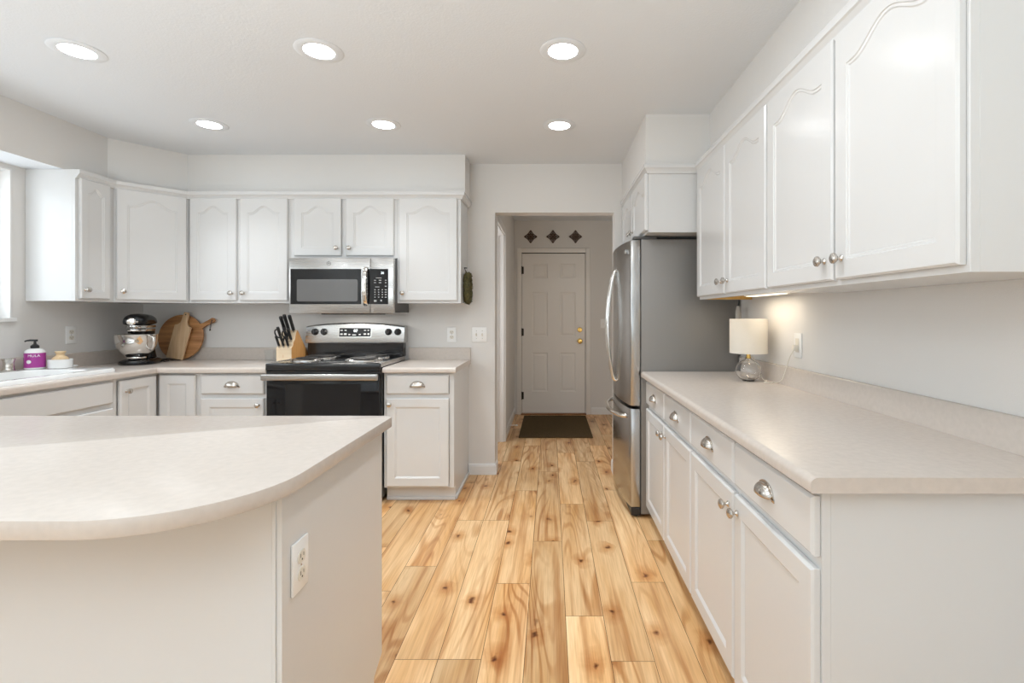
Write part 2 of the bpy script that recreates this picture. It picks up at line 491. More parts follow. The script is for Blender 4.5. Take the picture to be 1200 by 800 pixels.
# baseboards
BB = [(0.0005, 0.0005), (0.013, 0.0005), (0.013, 0.066), (0.008, 0.082), (0.0005, 0.086)]
bm = nb(); sweep(bm, [(-0.640, YB), (DX0, YB), (DX0, YB + WT)], BB); struct('baseboard_back', bm, M['trim'])
bm = nb(); sweep(bm, [(DX1, YB + WT), (DX1, YB), (XR - 0.02, YB)], BB); struct('baseboard_back_right', bm, M['trim'])
bm = nb(); sweep(bm, [(HX, 4.975), (HX, YH - 0.001)], BB); struct('baseboard_hall_left', bm, M['trim'])
bm = nb(); sweep(bm, [(D1 + 0.075, YH), (XR, YH)], BB); struct('baseboard_hall_end', bm, M['trim'])
# side doorway casing in the hall (jamb + casing)
bm = nb()
box(bm, HX - WT, HX, SY1 - 0.018, SY1, 0, SZ, 0.002); box(bm, HX - WT, HX, SY0, SY0 + 0.018, 0, SZ, 0.002)
box(bm, HX - WT, HX, SY0 + 0.018, SY1 - 0.018, SZ - 0.018, SZ, 0.002)
box(bm, HX - 0.075, HX - 0.055, SY1 - 0.030, SY1 - 0.018, 0, SZ - 0.018, 0.002)
box(bm, HX, HX + 0.016, SY1 - 0.010, SY1 + 0.060, 0, SZ + 0.06, 0.003)
box(bm, HX, HX + 0.016, SY0 - 0.060, SY0 + 0.010, 0, SZ + 0.06, 0.003)
box(bm, HX, HX + 0.016, SY0 + 0.010, SY1 - 0.010, SZ - 0.01, SZ + 0.06, 0.003)
struct('trim_5', bm, M['trim'])

# sink window
bm = nb()
box(bm, XL - 0.139, XL + 0.004, WY1 - 0.012, WY1 - 0.0005, WZ0, WZ1, 0.002)
box(bm, XL - 0.139, XL + 0.004, WY0 + 0.0005, WY0 + 0.012, WZ0, WZ1, 0.002)
box(bm, XL - 0.139, XL + 0.022, WY0 - 0.02, WY1 + 0.012, WZ0 - 0.014, WZ0 + 0.010, 0.004)
box(bm, XL - 0.139, XL + 0.004, WY0 + 0.012, WY1 - 0.012, WZ1 - 0.012, WZ1 - 0.0005, 0.002)
ym = (WY0 + WY1) / 2
for a, b in ((WY0 + 0.012, ym), (ym, WY1 - 0.012)):
    box(bm, XL - 0.12, XL - 0.08, a, a + 0.045, WZ0 + 0.01, WZ1 - 0.012, 0.003); box(bm, XL - 0.12, XL - 0.08, b - 0.045, b, WZ0 + 0.01, WZ1 - 0.012, 0.003)
    box(bm, XL - 0.12, XL - 0.08, a + 0.045, b - 0.045, WZ0 + 0.01, WZ0 + 0.055, 0.003); box(bm, XL - 0.12, XL - 0.08, a + 0.045, b - 0.045, WZ1 - 0.06, WZ1 - 0.012, 0.003)
w1 = struct('window_1', bm, M['trim'])
bm = nb(); box(bm, XL - 0.102, XL - 0.098, WY0 + 0.04, WY1 - 0.04, WZ0 + 0.04, WZ1 - 0.04); build('pane', bm, M['pane'], w1)
# patio door behind the viewpoint
bm = nb()
for a in (-2.8, -1.03, 0.74):
    box(bm, a, a + 0.06, YR - 0.10, YR - 0.03, 0, 2.10, 0.004)
box(bm, -2.74, 0.74, YR - 0.10, YR - 0.03, 0, 0.06, 0.004); box(bm, -2.74, 0.74, YR - 0.10, YR - 0.03, 2.04, 2.10, 0.004)
w2 = struct('window_2', bm, M['trim'])
bm = nb(); box(bm, -2.75, 0.75, YR - 0.068, YR - 0.062, 0.05, 2.05); build('pane', bm, M['pane'], w2)
bm = nb(); box(bm, -14, 12, -16, -3.56, -0.2, -0.1); struct('ground', bm, M['ground'])

# ------------------------------------------------------------------ hall door
def panel_slab(bm, w, h, th, panels, dep=0.007):
    """slab 0..w, 0..h, front at y=0, with sunk/raised rectangular panels cut as an inset grid"""
    xs = sorted({0, w} | {p[0] for p in panels} | {p[1] for p in panels})
    zs = sorted({0, h} | {p[2] for p in panels} | {p[3] for p in panels})
    V = {}
    def v(x, y, z):
        k = (round(x, 5), round(y, 5), round(z, 5))
        if k not in V: V[k] = bm.verts.new((x, y, z))
        return V[k]
    def quad(a, b, c, d): bm.faces.new((v(*a), v(*b), v(*c), v(*d)))
    for i in range(len(xs) - 1):
        for j in range(len(zs) - 1):
            xa, xb, za, zb = xs[i], xs[i + 1], zs[j], zs[j + 1]
            if any(p[0] <= xa and xb <= p[1] and p[2] <= za and zb <= p[3] for p in panels):
                rings = [(0, 0), (0.012, dep), (0.020, dep), (0.040, 0.002)]
                for (d0, e0), (d1, e1) in zip(rings, rings[1:]):
                    A = [(xa + d0, e0, za + d0), (xb - d0, e0, za + d0), (xb - d0, e0, zb - d0), (xa + d0, e0, zb - d0)]
                    B = [(xa + d1, e1, za + d1), (xb - d1, e1, za + d1), (xb - d1, e1, zb - d1), (xa + d1, e1, zb - d1)]
                    for k in range(4): quad(A[k], A[(k + 1) % 4], B[(k + 1) % 4], B[k])
                quad(*B)
            else: quad((xa, 0, za), (xb, 0, za), (xb, 0, zb), (xa, 0, zb))
    quad((0, th, 0), (0, th, h), (w, th, h), (w, th, 0))
    for i in range(len(xs) - 1):
        quad((xs[i], 0, 0), (xs[i], th, 0), (xs[i + 1], th, 0), (xs[i + 1], 0, 0)) if len(xs) == 2 else None
    # plain edges
    bm.faces.new([v(0, 0, z) for z in zs] + [v(0, th, h), v(0, th, 0)])
    bm.faces.new([v(w, 0, z) for z in zs] + [v(w, th, h), v(w, th, 0)])
    bm.faces.new([v(x, 0, h) for x in xs] + [v(w, th, h), v(0, th, h)])
    bm.faces.new([v(x, 0, 0) for x in xs] + [v(w, th, 0), v(0, th, 0)])
    bmesh.ops.recalc_face_normals(bm, faces=bm.faces[:])

bm = nb(); box(bm, D0 - 0.2, D1 + 0.2, YH + WT + 0.001, YH + WT + 0.05, 0, H); struct('hall_door_light_block', bm, M['black_matte'])  # unseen black backing added to stop light leaking round the hall door
dw = D1 - D0
pc = [(0.125, 0.325), (dw - 0.325, dw - 0.125)]
bm = nb(); panel_slab(bm, dw - 0.006, DT - 0.02, 0.04, [(a, b, z0, z1) for a, b in pc for z0, z1 in ((0.27, 0.76), (0.965, 1.525), (1.70, 1.885))])
dr = build('door_1', bm, M['door'], smooth=0, loc=(D0 + 0.003, YH + 0.012, 0.016)); dr['kind'] = 'structure'
bm = nb()
box(bm, -0.063, -0.008, -0.028, -0.0125, -0.016, DT + 0.045, 0.004); box(bm, dw + 0.002, dw + 0.057, -0.028, -0.0125, -0.016, DT + 0.045, 0.004)
box(bm, -0.008, dw + 0.002, -0.028, -0.0125, DT - 0.012, DT + 0.045, 0.004)
box(bm, -0.0145, -0.0045, -0.012, 0.06, -0.016, DT - 0.012, 0.001); box(bm, dw - 0.0015, dw + 0.0085, -0.012, 0.06, -0.016, DT - 0.012, 0.001)
build('casing', bm, M['door'], dr)
for z in (0.22, 1.02, 1.80):
    bm = nb(); tube(bm, [(-0.004, -0.010, z - 0.05), (-0.004, -0.010, z + 0.05)], 0.009); box(bm, -0.004, 0.02, -0.004, -0.0005, z - 0.045, z + 0.045)
    build('hinge', bm, M['bronze'], dr)
bm = nb(); lathe(bm, [(0, 0), (0.032, 0), (0.032, 0.006), (0.012, 0.012), (0.012, 0.03), (0.028, 0.042), (0.031, 0.055), (0.022, 0.068), (0, 0.071)], (0.728, 0, 0.908), (0, -1, 0)); build('door_knob', bm, M['brass'], dr)
bm = nb(); lathe(bm, [(0, 0), (0.031, 0), (0.031, 0.010), (0.024, 0.018), (0, 0.018)], (0.728, 0, 1.05), (0, -1, 0)); box(bm, 0.722, 0.734, -0.034, -0.017, 1.032, 1.068, 0.003); build('deadbolt', bm, M['brass'], dr)
bm = nb(); box(bm, D0 - 0.01, D1 + 0.01, YH - 0.04, YH + 0.05, 0.0005, 0.015, 0.004); struct('trim_6', bm, M['threshold'])

# ------------------------------------------------------------------ cabinets
def knob(parent, x, z, y):
    bm = nb()
    lathe(bm, [(0, 0), (0.0095, 0), (0.0100, 0.003), (0.0055, 0.007), (0.0045, 0.012), (0.006, 0.0155), (0.0125, 0.018), (0.0165, 0.023), (0.0155, 0.0285), (0.009, 0.0325), (0, 0.0338)], (x, y, z), (0, -1, 0), seg=24)
    return build('knob', bm, M['nickel'], parent)

def cup_pull(parent, x, z, y):
    bm = nb(); n, k = 18, 8
    def surf(a, b, c):
        rows = []
        for i in range(n + 1):
            th = math.pi * i / n; row = []
            sx = abs(math.cos(th)) ** 0.8 * (1 if math.cos(th) >= 0 else -1); sr = max(0.0, math.sin(th)) ** 0.7
            for j in range(k + 1):
                ph = math.pi / 2 * j / k
                row.append(bm.verts.new((x + a * sx, y - c * sr * math.sin(ph) ** 0.85, z + b * sr * math.cos(ph))))
            rows.append(row)
        return rows
    A = surf(0.042, 0.031, 0.026)
    for i in range(n):
        for j in range(k):
            bm.faces.new((A[i][j], A[i + 1][j], A[i + 1][j + 1], A[i][j + 1]))
    bmesh.ops.remove_doubles(bm, verts=bm.verts[:], dist=0.0002)
    # flat flange round the dome with a foot at each end
    pts = [(0.049 * math.cos(math.pi * i / 20), 0.037 * math.sin(math.pi * i / 20)) for i in range(21)]
    inn = [(0.041 * math.cos(math.pi * i / 20), 0.030 * math.sin(math.pi * i / 20)) for i in range(21)]
    ring = []
    for (a, b), (c, d) in zip(pts, inn):
        ring.append([bm.verts.new((x + a, y, z + b)), bm.verts.new((x + a, y - 0.003, z + b)), bm.verts.new((x + c, y - 0.003, z + d)), bm.verts.new((x + c, y, z + d))])
    for p, q in zip(ring, ring[1:]):
        for t in range(4): bm.faces.new((p[t], p[(t + 1) % 4], q[(t + 1) % 4], q[t]))
    for s in (-1, 1): box(bm, x + s * 0.046 - 0.007, x + s * 0.046 + 0.007, y - 0.003, y, z - 0.007, z + 0.004, 0.001)
    bmesh.ops.recalc_face_normals(bm, faces=bm.faces[:])
    o = build('cup_pull', bm, M['nickel'], parent, smooth=50)
    md = o.modifiers.new('thickness', 'SOLIDIFY'); md.thickness = 0.0012; md.offset = -1
    return o

def cab_door(parent, x0, x1, z0, z1, y=-0.020, th=0.019, arch=0.0, fr=0.056, name='door'):
    """front at y, back at y+th. arch>0: cathedral top"""
    bm = nb(); ch = 0.005
    n = 24 if arch else 1
    top = fr if not arch else fr + arch
    def outline(d):
        xa, xb, za = x0 + fr + d, x1 - fr - d, z0 + fr + d
        zs = z1 - top - d
        pts = [(xa, za), (xb, za)]
        for i in range(n + 1):
            t = i / n; x = xb + (xa - xb) * t
            u = abs(2 * t - 1) / 0.84
            pts.append((x, zs + (arch * 0.5 * (1 + math.cos(math.pi * min(1, u))) if arch else 0)))
        return pts
    def ring(pts, yy): return [bm.verts.new((px, yy, pz)) for px, pz in pts]
    def bridge(a, b):
        m = len(a)
        for i in range(m): bm.faces.new((a[i], a[(i + 1) % m], b[(i + 1) % m], b[i]))
    def orect(d):
        pts = [(x0 + d, z0 + d), (x1 - d, z0 + d)]
        inner = outline(0)[2:]
        xs = [x1 - d] + [p[0] for p in inner[1:-1]] + [x0 + d]
        return pts + [(x, z1 - d) for x in xs]
    R0 = ring(orect(0), y + th); R1 = ring(orect(0), y + 0.006); R2 = ring(orect(ch), y)
    bm.faces.new(R0); bridge(R0, R1); bridge(R1, R2)
    if arch:
        prof = [(0, 0), (0.002, 0.003), (0.0085, 0.0035), (0.0115, 0.0065)]
    else:
        prof = [(0, 0), (0.002, 0.001), (0.012, 0.0075)]
    prev = R2
    for d, e in prof:
        cur = ring(outline(d), y + e); bridge(prev, cur); prev = cur
    bm.faces.new(prev)
    bmesh.ops.recalc_face_normals(bm, faces=bm.faces[:])
    return build(name, bm, M['white'], parent, smooth=25)

def drawer(parent, x0, x1, z0, z1, y=-0.020, th=0.019, pull=True, name='drawer'):
    bm = nb(); ch = 0.007
    def rect(d, yy): return [bm.verts.new(p) for p in ((x0 + d, yy, z0 + d), (x1 - d, yy, z0 + d), (x1 - d, yy, z1 - d), (x0 + d, yy, z1 - d))]
    Rs = [rect(0, y + th), rect(0, y + 0.007), rect(0.004, y + 0.002), rect(ch, y)]
    bm.faces.new(Rs[0]); bm.faces.new(Rs[-1])
    for a, b in zip(Rs, Rs[1:]):
        for i in range(4): bm.faces.new((a[i], a[(i + 1) % 4], b[(i + 1) % 4], b[i]))
    bmesh.ops.recalc_face_normals(bm, faces=bm.faces[:])
    o = build(name, bm, M['white'], parent, smooth=30)
    if pull: cup_pull(o, (x0 + x1) / 2, (z0 + z1) / 2 - 0.012, y)
    return o

def carcass(parent, w, d, z0, z1, toe=0.0, toe_rec=0.07, open_top=False, recess=0.0, left_end=True):
    """box body behind the face frame (front of frame y=0)"""
    bm = nb()
    if open_top:
        box(bm, 0, 0.018, 0.019, d, z0, z1); box(bm, w - 0.018, w, 0.019, d, z0, z1); box(bm, 0.018, w - 0.018, 0.019, d, z0, z0 + 0.018); box(bm, 0.018, w - 0.018, d - 0.01, d, z0 + 0.018, z1)
    elif recess:
        box(bm, 0, w, 0.019, d, z0 + recess, z1)
        if left_end: box(bm, 0, 0.018, 0.019, d, z0, z0 + recess)
        box(bm, w - 0.018, w, 0.019, d, z0, z0 + recess)
    else: box(bm, 0, w, 0.019, d, z0, z1, 0.001, 1)
    build('carcass', bm, M['white'], parent, smooth=0)
    if toe:
        bm = nb(); box(bm, 0.001, w - 0.001, toe_rec, d - 0.02, 0.0005, z0 - 0.0002); box(bm, 0.001, w - 0.001, toe_rec - 0.010, toe_rec, 0.0005, 0.022, 0.003)
        build('toe_kick', bm, M['white'], parent, smooth=0)

def face_frame(parent, w, z0, z1, xs, zs, sw=0.03):
    """stiles at both ends and at xs; rails top, bottom and at zs"""
    bm = nb()
    box(bm, 0, sw, 0, 0.019, z0, z1); box(bm, w - sw, w, 0, 0.019, z0, z1)
    box(bm, sw, w - sw, 0, 0.019, z0, z0 + sw); box(bm, sw, w - sw, 0, 0.019, z1 - sw, z1)
    for x in xs: box(bm, x - sw / 2, x + sw / 2, 0.0003, 0.019, z0 + sw, z1 - sw)
    for z in zs: box(bm, sw, w - sw, 0.0005, 0.0187, z - sw / 2, z + sw / 2)
    build('face_frame', bm, M['white'], parent, smooth=0)

UZ0, UZ1 = 1.338, 2.141
UD0, UD1 = 1.354, 2.094
AR = 0.050
FB = 3.585           # back wall cabinets: face frame plane
def upper_back(label, x0, x1, z0, doors):
    w = x1 - x0
    t = thing('wall_cabinet', label, 'cabinet', (x0, FB, 0))
    carcass(t, w, YB - FB - 0.001, z0, UZ1)
    face_frame(t, w, z0, UZ1, [sum((doors[0][1], doors[1][0])) / 2 - x0] if len(doors) == 2 else [], [])
    for a, b, kx in doors:
        dz0 = z0 + 0.017
        d = cab_door(t, a - x0, b - x0, dz0, UD1, arch=AR)
        knob(d, (a if kx < 0 else b) - x0 + (0.030 if kx < 0 else -0.030), dz0 + 0.055, -0.020)
    return t
upper_back('white double door wall cabinet above the knife block and round cutting board', -2.617, -1.8815, UZ0, [(-2.600, -2.265, 1), (-2.240, -1.895, -1)])
upper_back('short white double door cabinet directly above the microwave', -1.880, -1.1095, 1.662, [(-1.850, -1.509, 1), (-1.475, -1.129, -1)])
upper_back('narrow white single door wall cabinet with green wreath on its side', -1.1085, -0.649, UZ0, [(-1.092, -0.672, -1)])

# diagonal corner wall cabinet
ang = math.atan2(3.585 - 3.28, -2.62 + 2.895); wl = math.hypot(3.585 - 3.28, -2.62 + 2.895)
t = thing('corner_wall_cabinet', 'white diagonal corner wall cabinet above the stand mixer', 'cabinet', (-2.895, 3.28, 0), ang)
ca, sa = math.cos(ang), math.sin(ang)
bm = nb()
e = 0.019
prism(bm, [(-2.895 - e * sa + 0.002, 3.281 + e * ca - 0.012), (-2.62 - e * sa, 3.585 + e * ca), (-2.62, 3.606), (-2.62, YB - 0.001), (XL + 0.001, YB - 0.001), (XL + 0.001, 3.281), (-2.916, 3.281)], XY, UZ0, UZ1)
build('carcass', bm, M['white'], t, world=True, smooth=0)
face_frame(t, wl, UZ0, UZ1, [], [], 0.018)
d = cab_door(t, 0.012, wl - 0.014, UD0, UD1, arch=AR); knob(d, 0.045, UD0 + 0.055, -0.02)
# left wall cabinet
t = thing('wall_cabinet', 'narrow white wall cabinet beside the sink window', 'cabinet', (-2.895, 3.015, 0), R(90))
w = 3.279 - 3.015
carcass(t, w, 0.304, UZ0, UZ1); face_frame(t, w, UZ0, UZ1, [], [])
d = cab_door(t, 0.018, 0.222, UD0, UD1, arch=0.038, fr=0.045); knob(d, 0.045, UD0 + 0.055, -0.02)
# right wall cabinets
def upper_right(label, ya, yb, recess):
    w = yb - ya
    t = thing('wall_cabinet', label, 'cabinet', (0.877, yb, 0), R(-90))
    carcass(t, w, XR - 0.877 - 0.001, UZ0 + 0.004, UZ1, recess=recess); face_frame(t, w, UZ0 + 0.004, UZ1, [w / 2], [], 0.034)
    pw = w / 2
    d = cab_door(t, 0.008, pw - 0.008, UD0 + 0.004, UD1, arch=0.055); knob(d, pw - 0.045, UD0 + 0.065, -0.02)
    d = cab_door(t, pw + 0.008, w - 0.010, UD0 + 0.004, UD1, arch=0.055); knob(d, pw + 0.045, UD0 + 0.065, -0.02)
    return t
UM = 1.970
upper_right('white arched double door wall cabinet nearest the viewpoint, lamp glints on its doors', 1.033, UM - 0.0005, 0)
t = upper_right('white arched double door wall cabinet directly above the glass table lamp', UM + 0.0005, 2.907, 0.028)
bm = nb(); box(bm, 0.0185, 0.0195, 0.022, 0.300, UZ0 + 0.0045, UZ0 + 0.031); o = build('end_lining', bm, M['raw_wood'], t); o['label'] = 'unpainted yellow wood inner face'
bm = nb(); box(bm, 0.25, 0.65, 0.16, 0.22, UZ0 + 0.014, UZ0 + 0.0318, 0.004); o = build('light_bar', bm, M['plate'], t)
bm = nb(); box(bm, 0.27, 0.63, 0.165, 0.215, UZ0 + 0.011, UZ0 + 0.0138, 0.001); build('diffuser', bm, M['bar_diffuser'], o)
ul = area('undercabinet_lamp', (0.877 + 0.19, 2.907 - 0.40, UZ0 + 0.008), (0, 0, 0), 0.05, 0.36, UNDERCAB_POWER, (1.0, 0.86, 0.66))
# over fridge cabinet
t = thing('wall_cabinet', 'small white double door cabinet over the refrigerator', 'cabinet', (0.581, 3.885, 0), R(-90))
w = 3.885 - 2.931; z0 = 1.742
carcass(t, w, XR - 0.581 - 0.001, z0, UZ1); face_frame(t, w, z0, UZ1, [w / 2], [])
d = cab_door(t, 0.015, w / 2 - 0.010, z0 + 0.015, UD1, arch=AR); knob(d, w / 2 - 0.045, z0 + 0.07, -0.02)
d = cab_door(t, w / 2 + 0.010, w - 0.012, z0 + 0.015, UD1, arch=AR); knob(d, w / 2 + 0.045, z0 + 0.07, -0.02)

# base cabinets
CT, CB = 0.905, 0.871
BF = 3.304           # back run: face frame plane
def base_right(label, ya, yb):
    w = yb - ya
    t = thing('base_cabinet', label, 'cabinet', (0.604, yb, 0), R(-90))
    carcass(t, w, XR - 0.604 - 0.001, 0.078, CB - 0.0005, toe=1, toe_rec=0.055); face_frame(t, w, 0.078, CB - 0.0005, [w / 2], [0.698], 0.032)
    pw = w / 2
    for a, b, kx in ((0.006, pw - 0.007, 1), (pw + 0.007, w - 0.006, -1)):
        drawer(t, a, b, 0.712, 0.847)
        d = cab_door(t, a, b, 0.084, 0.684, fr=0.058)
        knob(d, (b - 0.032) if kx > 0 else (a + 0.032), 0.684 - 0.05, -0.02)
    return t
base_right('white base cabinet of two drawers and two doors, its plain end towards the viewpoint', 1.10, 2.0645)
base_right('white base cabinet of two drawers and two doors standing beside the refrigerator', 2.0655, 3.032)

t = thing('base_cabinet', 'narrow white base cabinet with one drawer between range and hall doorway', 'cabinet', (-1.109, BF, 0))
w = 0.466
carcass(t, w, YB - BF - 0.001, 0.100, CB - 0.0005, toe=1, toe_rec=0.055); face_frame(t, w, 0.100, CB - 0.0005, [], [0.712])
drawer(t, 0.018, w - 0.032, 0.727, 0.853)
d = cab_door(t, 0.018, w - 0.032, 0.112, 0.698); knob(d, 0.045, 0.660, -0.02)
bm = nb(); box(bm, w - 0.002, w + 0.010, 0.06, YB - BF - 0.016, 0.0005, 0.028, 0.004); build('shoe_moulding', bm, M['white'], t)

t = thing('base_cabinet', 'white base cabinet with one drawer left of the range', 'cabinet', (-2.345, BF, 0))
w = 0.460
carcass(t, w, YB - BF - 0.001, 0.100, CB - 0.0005, toe=1); face_frame(t, w, 0.100, CB - 0.0005, [], [0.712])
drawer(t, 0.022, w - 0.019, 0.727, 0.853)
d = cab_door(t, 0.022, w - 0.019, 0.112, 0.698); knob(d, w - 0.05, 0.655, -0.02)

# corner base cabinet, two faces meeting in the inside corner
FX = -2.622          # left run: face frame plane
t = thing('corner_base_cabinet', 'white corner base cabinet below the stand mixer', 'cabinet', (FX, BF, 0))
bm = nb()
prism(bm, [(XL + 0.001, 2.966), (FX - 0.019, 2.966), (FX - 0.019, BF + 0.019), (-2.346, BF + 0.019), (-2.346, YB - 0.001), (XL + 0.001, YB - 0.001)], XY, 0.10, CB - 0.0005)
build('carcass', bm, M['white'], t, world=True, smooth=0)
bm = nb(); prism(bm, [(XL + 0.02, 2.968), (FX - 0.07, 2.968), (FX - 0.07, BF + 0.07), (-2.348, BF + 0.07), (-2.348, YB - 0.02), (XL + 0.02, YB - 0.02)], XY, 0.0005, 0.0998)
build('toe_kick', bm, M['white'], t, world=True, smooth=0)
bm = nb(); box(bm, FX - 0.019, FX, 2.966, 2.990, 0.10, CB - 0.0005); box(bm, FX - 0.019, FX, 2.990, BF, 0.10, 0.12); box(bm, FX - 0.019, FX, 2.990, BF, 0.855, CB - 0.0005)
box(bm, -2.370, -2.346, BF, BF + 0.019, 0.10, CB - 0.0005); box(bm, FX, -2.370, BF, BF + 0.019, 0.10, 0.12); box(bm, FX, -2.370, BF, BF + 0.019, 0.855, CB - 0.0005)
build('face_frame', bm, M['white'], t, world=True, smooth=0)
d = cab_door(t, 0.022, 0.262, 0.112, 0.853)
d = cab_door(t, 0.0, 0.275, 0.112, 0.853, name='door')
d.location = (-0.001, -0.332 + 0.025, 0); d.rotation_euler = (0, 0, R(90)); 
d.data.transform(Matrix.Translation((0.0, 0.0, 0)))
knob(d, 0.040, 0.785, -0.02)

# sink base
t = thing('sink_base_cabinet', 'white base cabinet with a wide false drawer front below the sink', 'cabinet', (FX, 2.02, 0), R(90))
w = 2.965 - 2.02
carcass(t, w, FX - XL - 0.001, 0.10, CB - 0.0005, toe=1, open_top=True); face_frame(t, w, 0.10, CB - 0.0005, [], [0.712])
drawer(t, 0.018, w - 0.016, 0.727, 0.853, pull=False, name='false_drawer_front')
d = cab_door(t, 0.018, w / 2 - 0.008, 0.112, 0.698); knob(d, w / 2 - 0.045, 0.64, -0.02)
d = cab_door(t, w / 2 + 0.008, w - 0.016, 0.112, 0.698); knob(d, w / 2 + 0.045, 0.64, -0.02)

# island
IX1, IX0, IY0, IY1 = -0.574, -2.42, 1.058, 1.685
t = thing('island_cabinet', 'white kitchen island cabinet with an outlet on its end panel', 'island', ((IX0 + IX1) / 2, (IY0 + IY1) / 2, 0))
bm = nb(); box(bm, IX0, IX1 - 0.012, IY0 + 0.012, IY1 - 0.020, 0.104, CB - 0.0005); box(bm, IX0, IX1 - 0.012, IY0 + 0.012, IY1 - 0.075, 0.0005, 0.104)
build('carcass', bm, M['white'], t, world=True, smooth=0)
bm = nb(); box(bm, IX0, IX1 - 0.021, IY0, IY0 + 0.0115, 0.0005, CB - 0.0005); build('front_panel', bm, M['white'], t, world=True, smooth=0)
bm = nb(); prism(bm, [(IY0 + 0.0, 0.0005), (IY1 - 0.075, 0.0005), (IY1 - 0.075, 0.07), (IY1 - 0.068, 0.075), (IY1, 0.104), (IY1, CB - 0.0005), (IY0 + 0.0, CB - 0.0005)], YZ, IX1 - 0.0115, IX1)
build('end_panel', bm, M['white'], t, world=True, smooth=0)
bm = nb(); box(bm, IX1 - 0.020, IX1 - 0.0117, IY0 - 0.004, IY0 + 0.0117, 0.0005, CB - 0.0005, 0.0012); build('corner_trim', bm, M['white'], t, world=True, smooth=0)
bm = nb()
for k in range(3):
    a = IX0 + 0.02 + k * 0.605
    box(bm, a, a + 0.59, IY1 - 0.0195, IY1 - 0.001, 0.11, 0.70, 0.003); box(bm, a, a + 0.59, IY1 - 0.0195, IY1 - 0.001, 0.72, 0.85, 0.003)
build('kitchen_side_fronts', bm, M['white'], t, world=True, smooth=0)

# ------------------------------------------------------------------ worktops
def worktop_profile():
    """front nose profile (outward = -u) as (u from front edge, z)"""
    p = [(0.012, CB), (0.003, CB), (0.0, CB + 0.003)]
    for i in range(7):
        a = R(180 - 90 * i / 6); p.append((0.016 + 0.016 * math.cos(a), CT - 0.016 + 0.016 * math.sin(a)))
    return p
SPL = 0.998
# right run
t = thing('worktop', 'long beige laminate worktop along the lamp wall', 'countertop', (0.87, 2.05, CB))
P_ = worktop_profile()
bm = nb(); prism(bm, [(0.556 + u, z) for u, z in P_] + [(1.179, CT), (1.179, CB)], lambda u, v, d: (u, d, v), 1.056, 3.038)
build('slab', bm, M['counter'], t, world=True)
bm = nb(); prism(bm, [(1.160, CT + 0.0002), (1.179, CT + 0.0002), (1.179, SPL), (1.166, SPL), (1.1625, SPL - 0.0015), (1.160, SPL - 0.005)], lambda u, v, d: (u, d, v), 1.056, 3.038)
build('backsplash', bm, M['counter'], t, world=True)
# small piece right of range
t = thing('worktop', 'short beige worktop between the range and the hall doorway', 'countertop', (-0.87, 3.6, CB))
bm = nb(); prism(bm, [(3.265 + u, z) for u, z in P_] + [(YB - 0.001, CT), (YB - 0.001, CB)], YZ, -1.1095, -0.625)
build('slab', bm, M['counter'], t, world=True)
bm = nb(); prism(bm, [(3.870, CT + 0.0002), (YB - 0.001, CT + 0.0002), (YB - 0.001, SPL), (3.875, SPL), (3.870, SPL - 0.005)], YZ, -1.1095, -0.627)
build('backsplash', bm, M['counter'], t, world=True)
# L-shaped run with sink cut-out
hx0, hx1, hy0, hy1 = -3.085, -2.72, 2.22, 2.96
def l_top():
    Xs = [XL + 0.001, hx0, hx1, -2.595, -1.878]; Ys = [1.98, hy0, hy1, 3.265, YB - 0.001]
    bm = nb(); V = {}
    def v(i, j, z):
        if (i, j, z) not in V: V[(i, j, z)] = bm.verts.new((Xs[i], Ys[j], z))
        return V[(i, j, z)]
    cells = {(i, j) for i in range(3) for j in range(3)} | {(i, 3) for i in range(4)}
    cells.discard((1, 1))
    for i, j in cells:
        bm.faces.new((v(i, j, CT), v(i + 1, j, CT), v(i + 1, j + 1, CT), v(i, j + 1, CT)))
        bm.faces.new((v(i, j + 1, CB), v(i + 1, j + 1, CB), v(i + 1, j, CB), v(i, j, CB)))
        for (a, b, nb_) in (((i, j), (i + 1, j), (i, j - 1)), ((i + 1, j), (i + 1, j + 1), (i + 1, j)), ((i + 1, j + 1), (i, j + 1), (i, j + 1)), ((i, j + 1), (i, j), (i - 1, j))):
            if nb_ not in cells: bm.faces.new((v(*a, CB), v(*b, CB), v(*b, CT), v(*a, CT)))
    bmesh.ops.recalc_face_normals(bm, faces=bm.faces[:])
    es = []
    for e in bm.edges:
        a, b = e.verts
        if abs(a.co.z - CT) < 1e-5 and abs(b.co.z - CT) < 1e-5:
            if (abs(a.co.x + 2.595) < 1e-4 and abs(b.co.x + 2.595) < 1e-4 and max(a.co.y, b.co.y) < 3.27) or (abs(a.co.y - 3.265) < 1e-4 and abs(b.co.y - 3.265) < 1e-4 and min(a.co.x, b.co.x) > -2.6): es.append(e)
    bmesh.ops.bevel(bm, geom=es, offset=0.014, segments=5, profile=0.5, affect='EDGES')
    return bm
t = thing('worktop', 'L-shaped beige worktop holding the sink, mixer and knife block', 'countertop', (-2.9, 3.2, CB))
build('slab', l_top(), M['counter'], t, world=True)
bm = nb(); prism(bm, [(3.870, CT + 0.0002), (YB - 0.001, CT + 0.0002), (YB - 0.001, SPL), (3.875, SPL), (3.870, SPL - 0.005)], YZ, -3.18, -1.878)
o = build('backsplash', bm, M['counter'], t, world=True)
bm = nb(); prism(bm, [(-3.180, CT + 0.0002), (-3.199, CT + 0.0002), (-3.199, SPL), (-3.185, SPL), (-3.180, SPL - 0.005)], lambda u, v, d: (u, d, v), 1.98, YB - 0.001)
build('backsplash', bm, M['counter'], t, world=True)
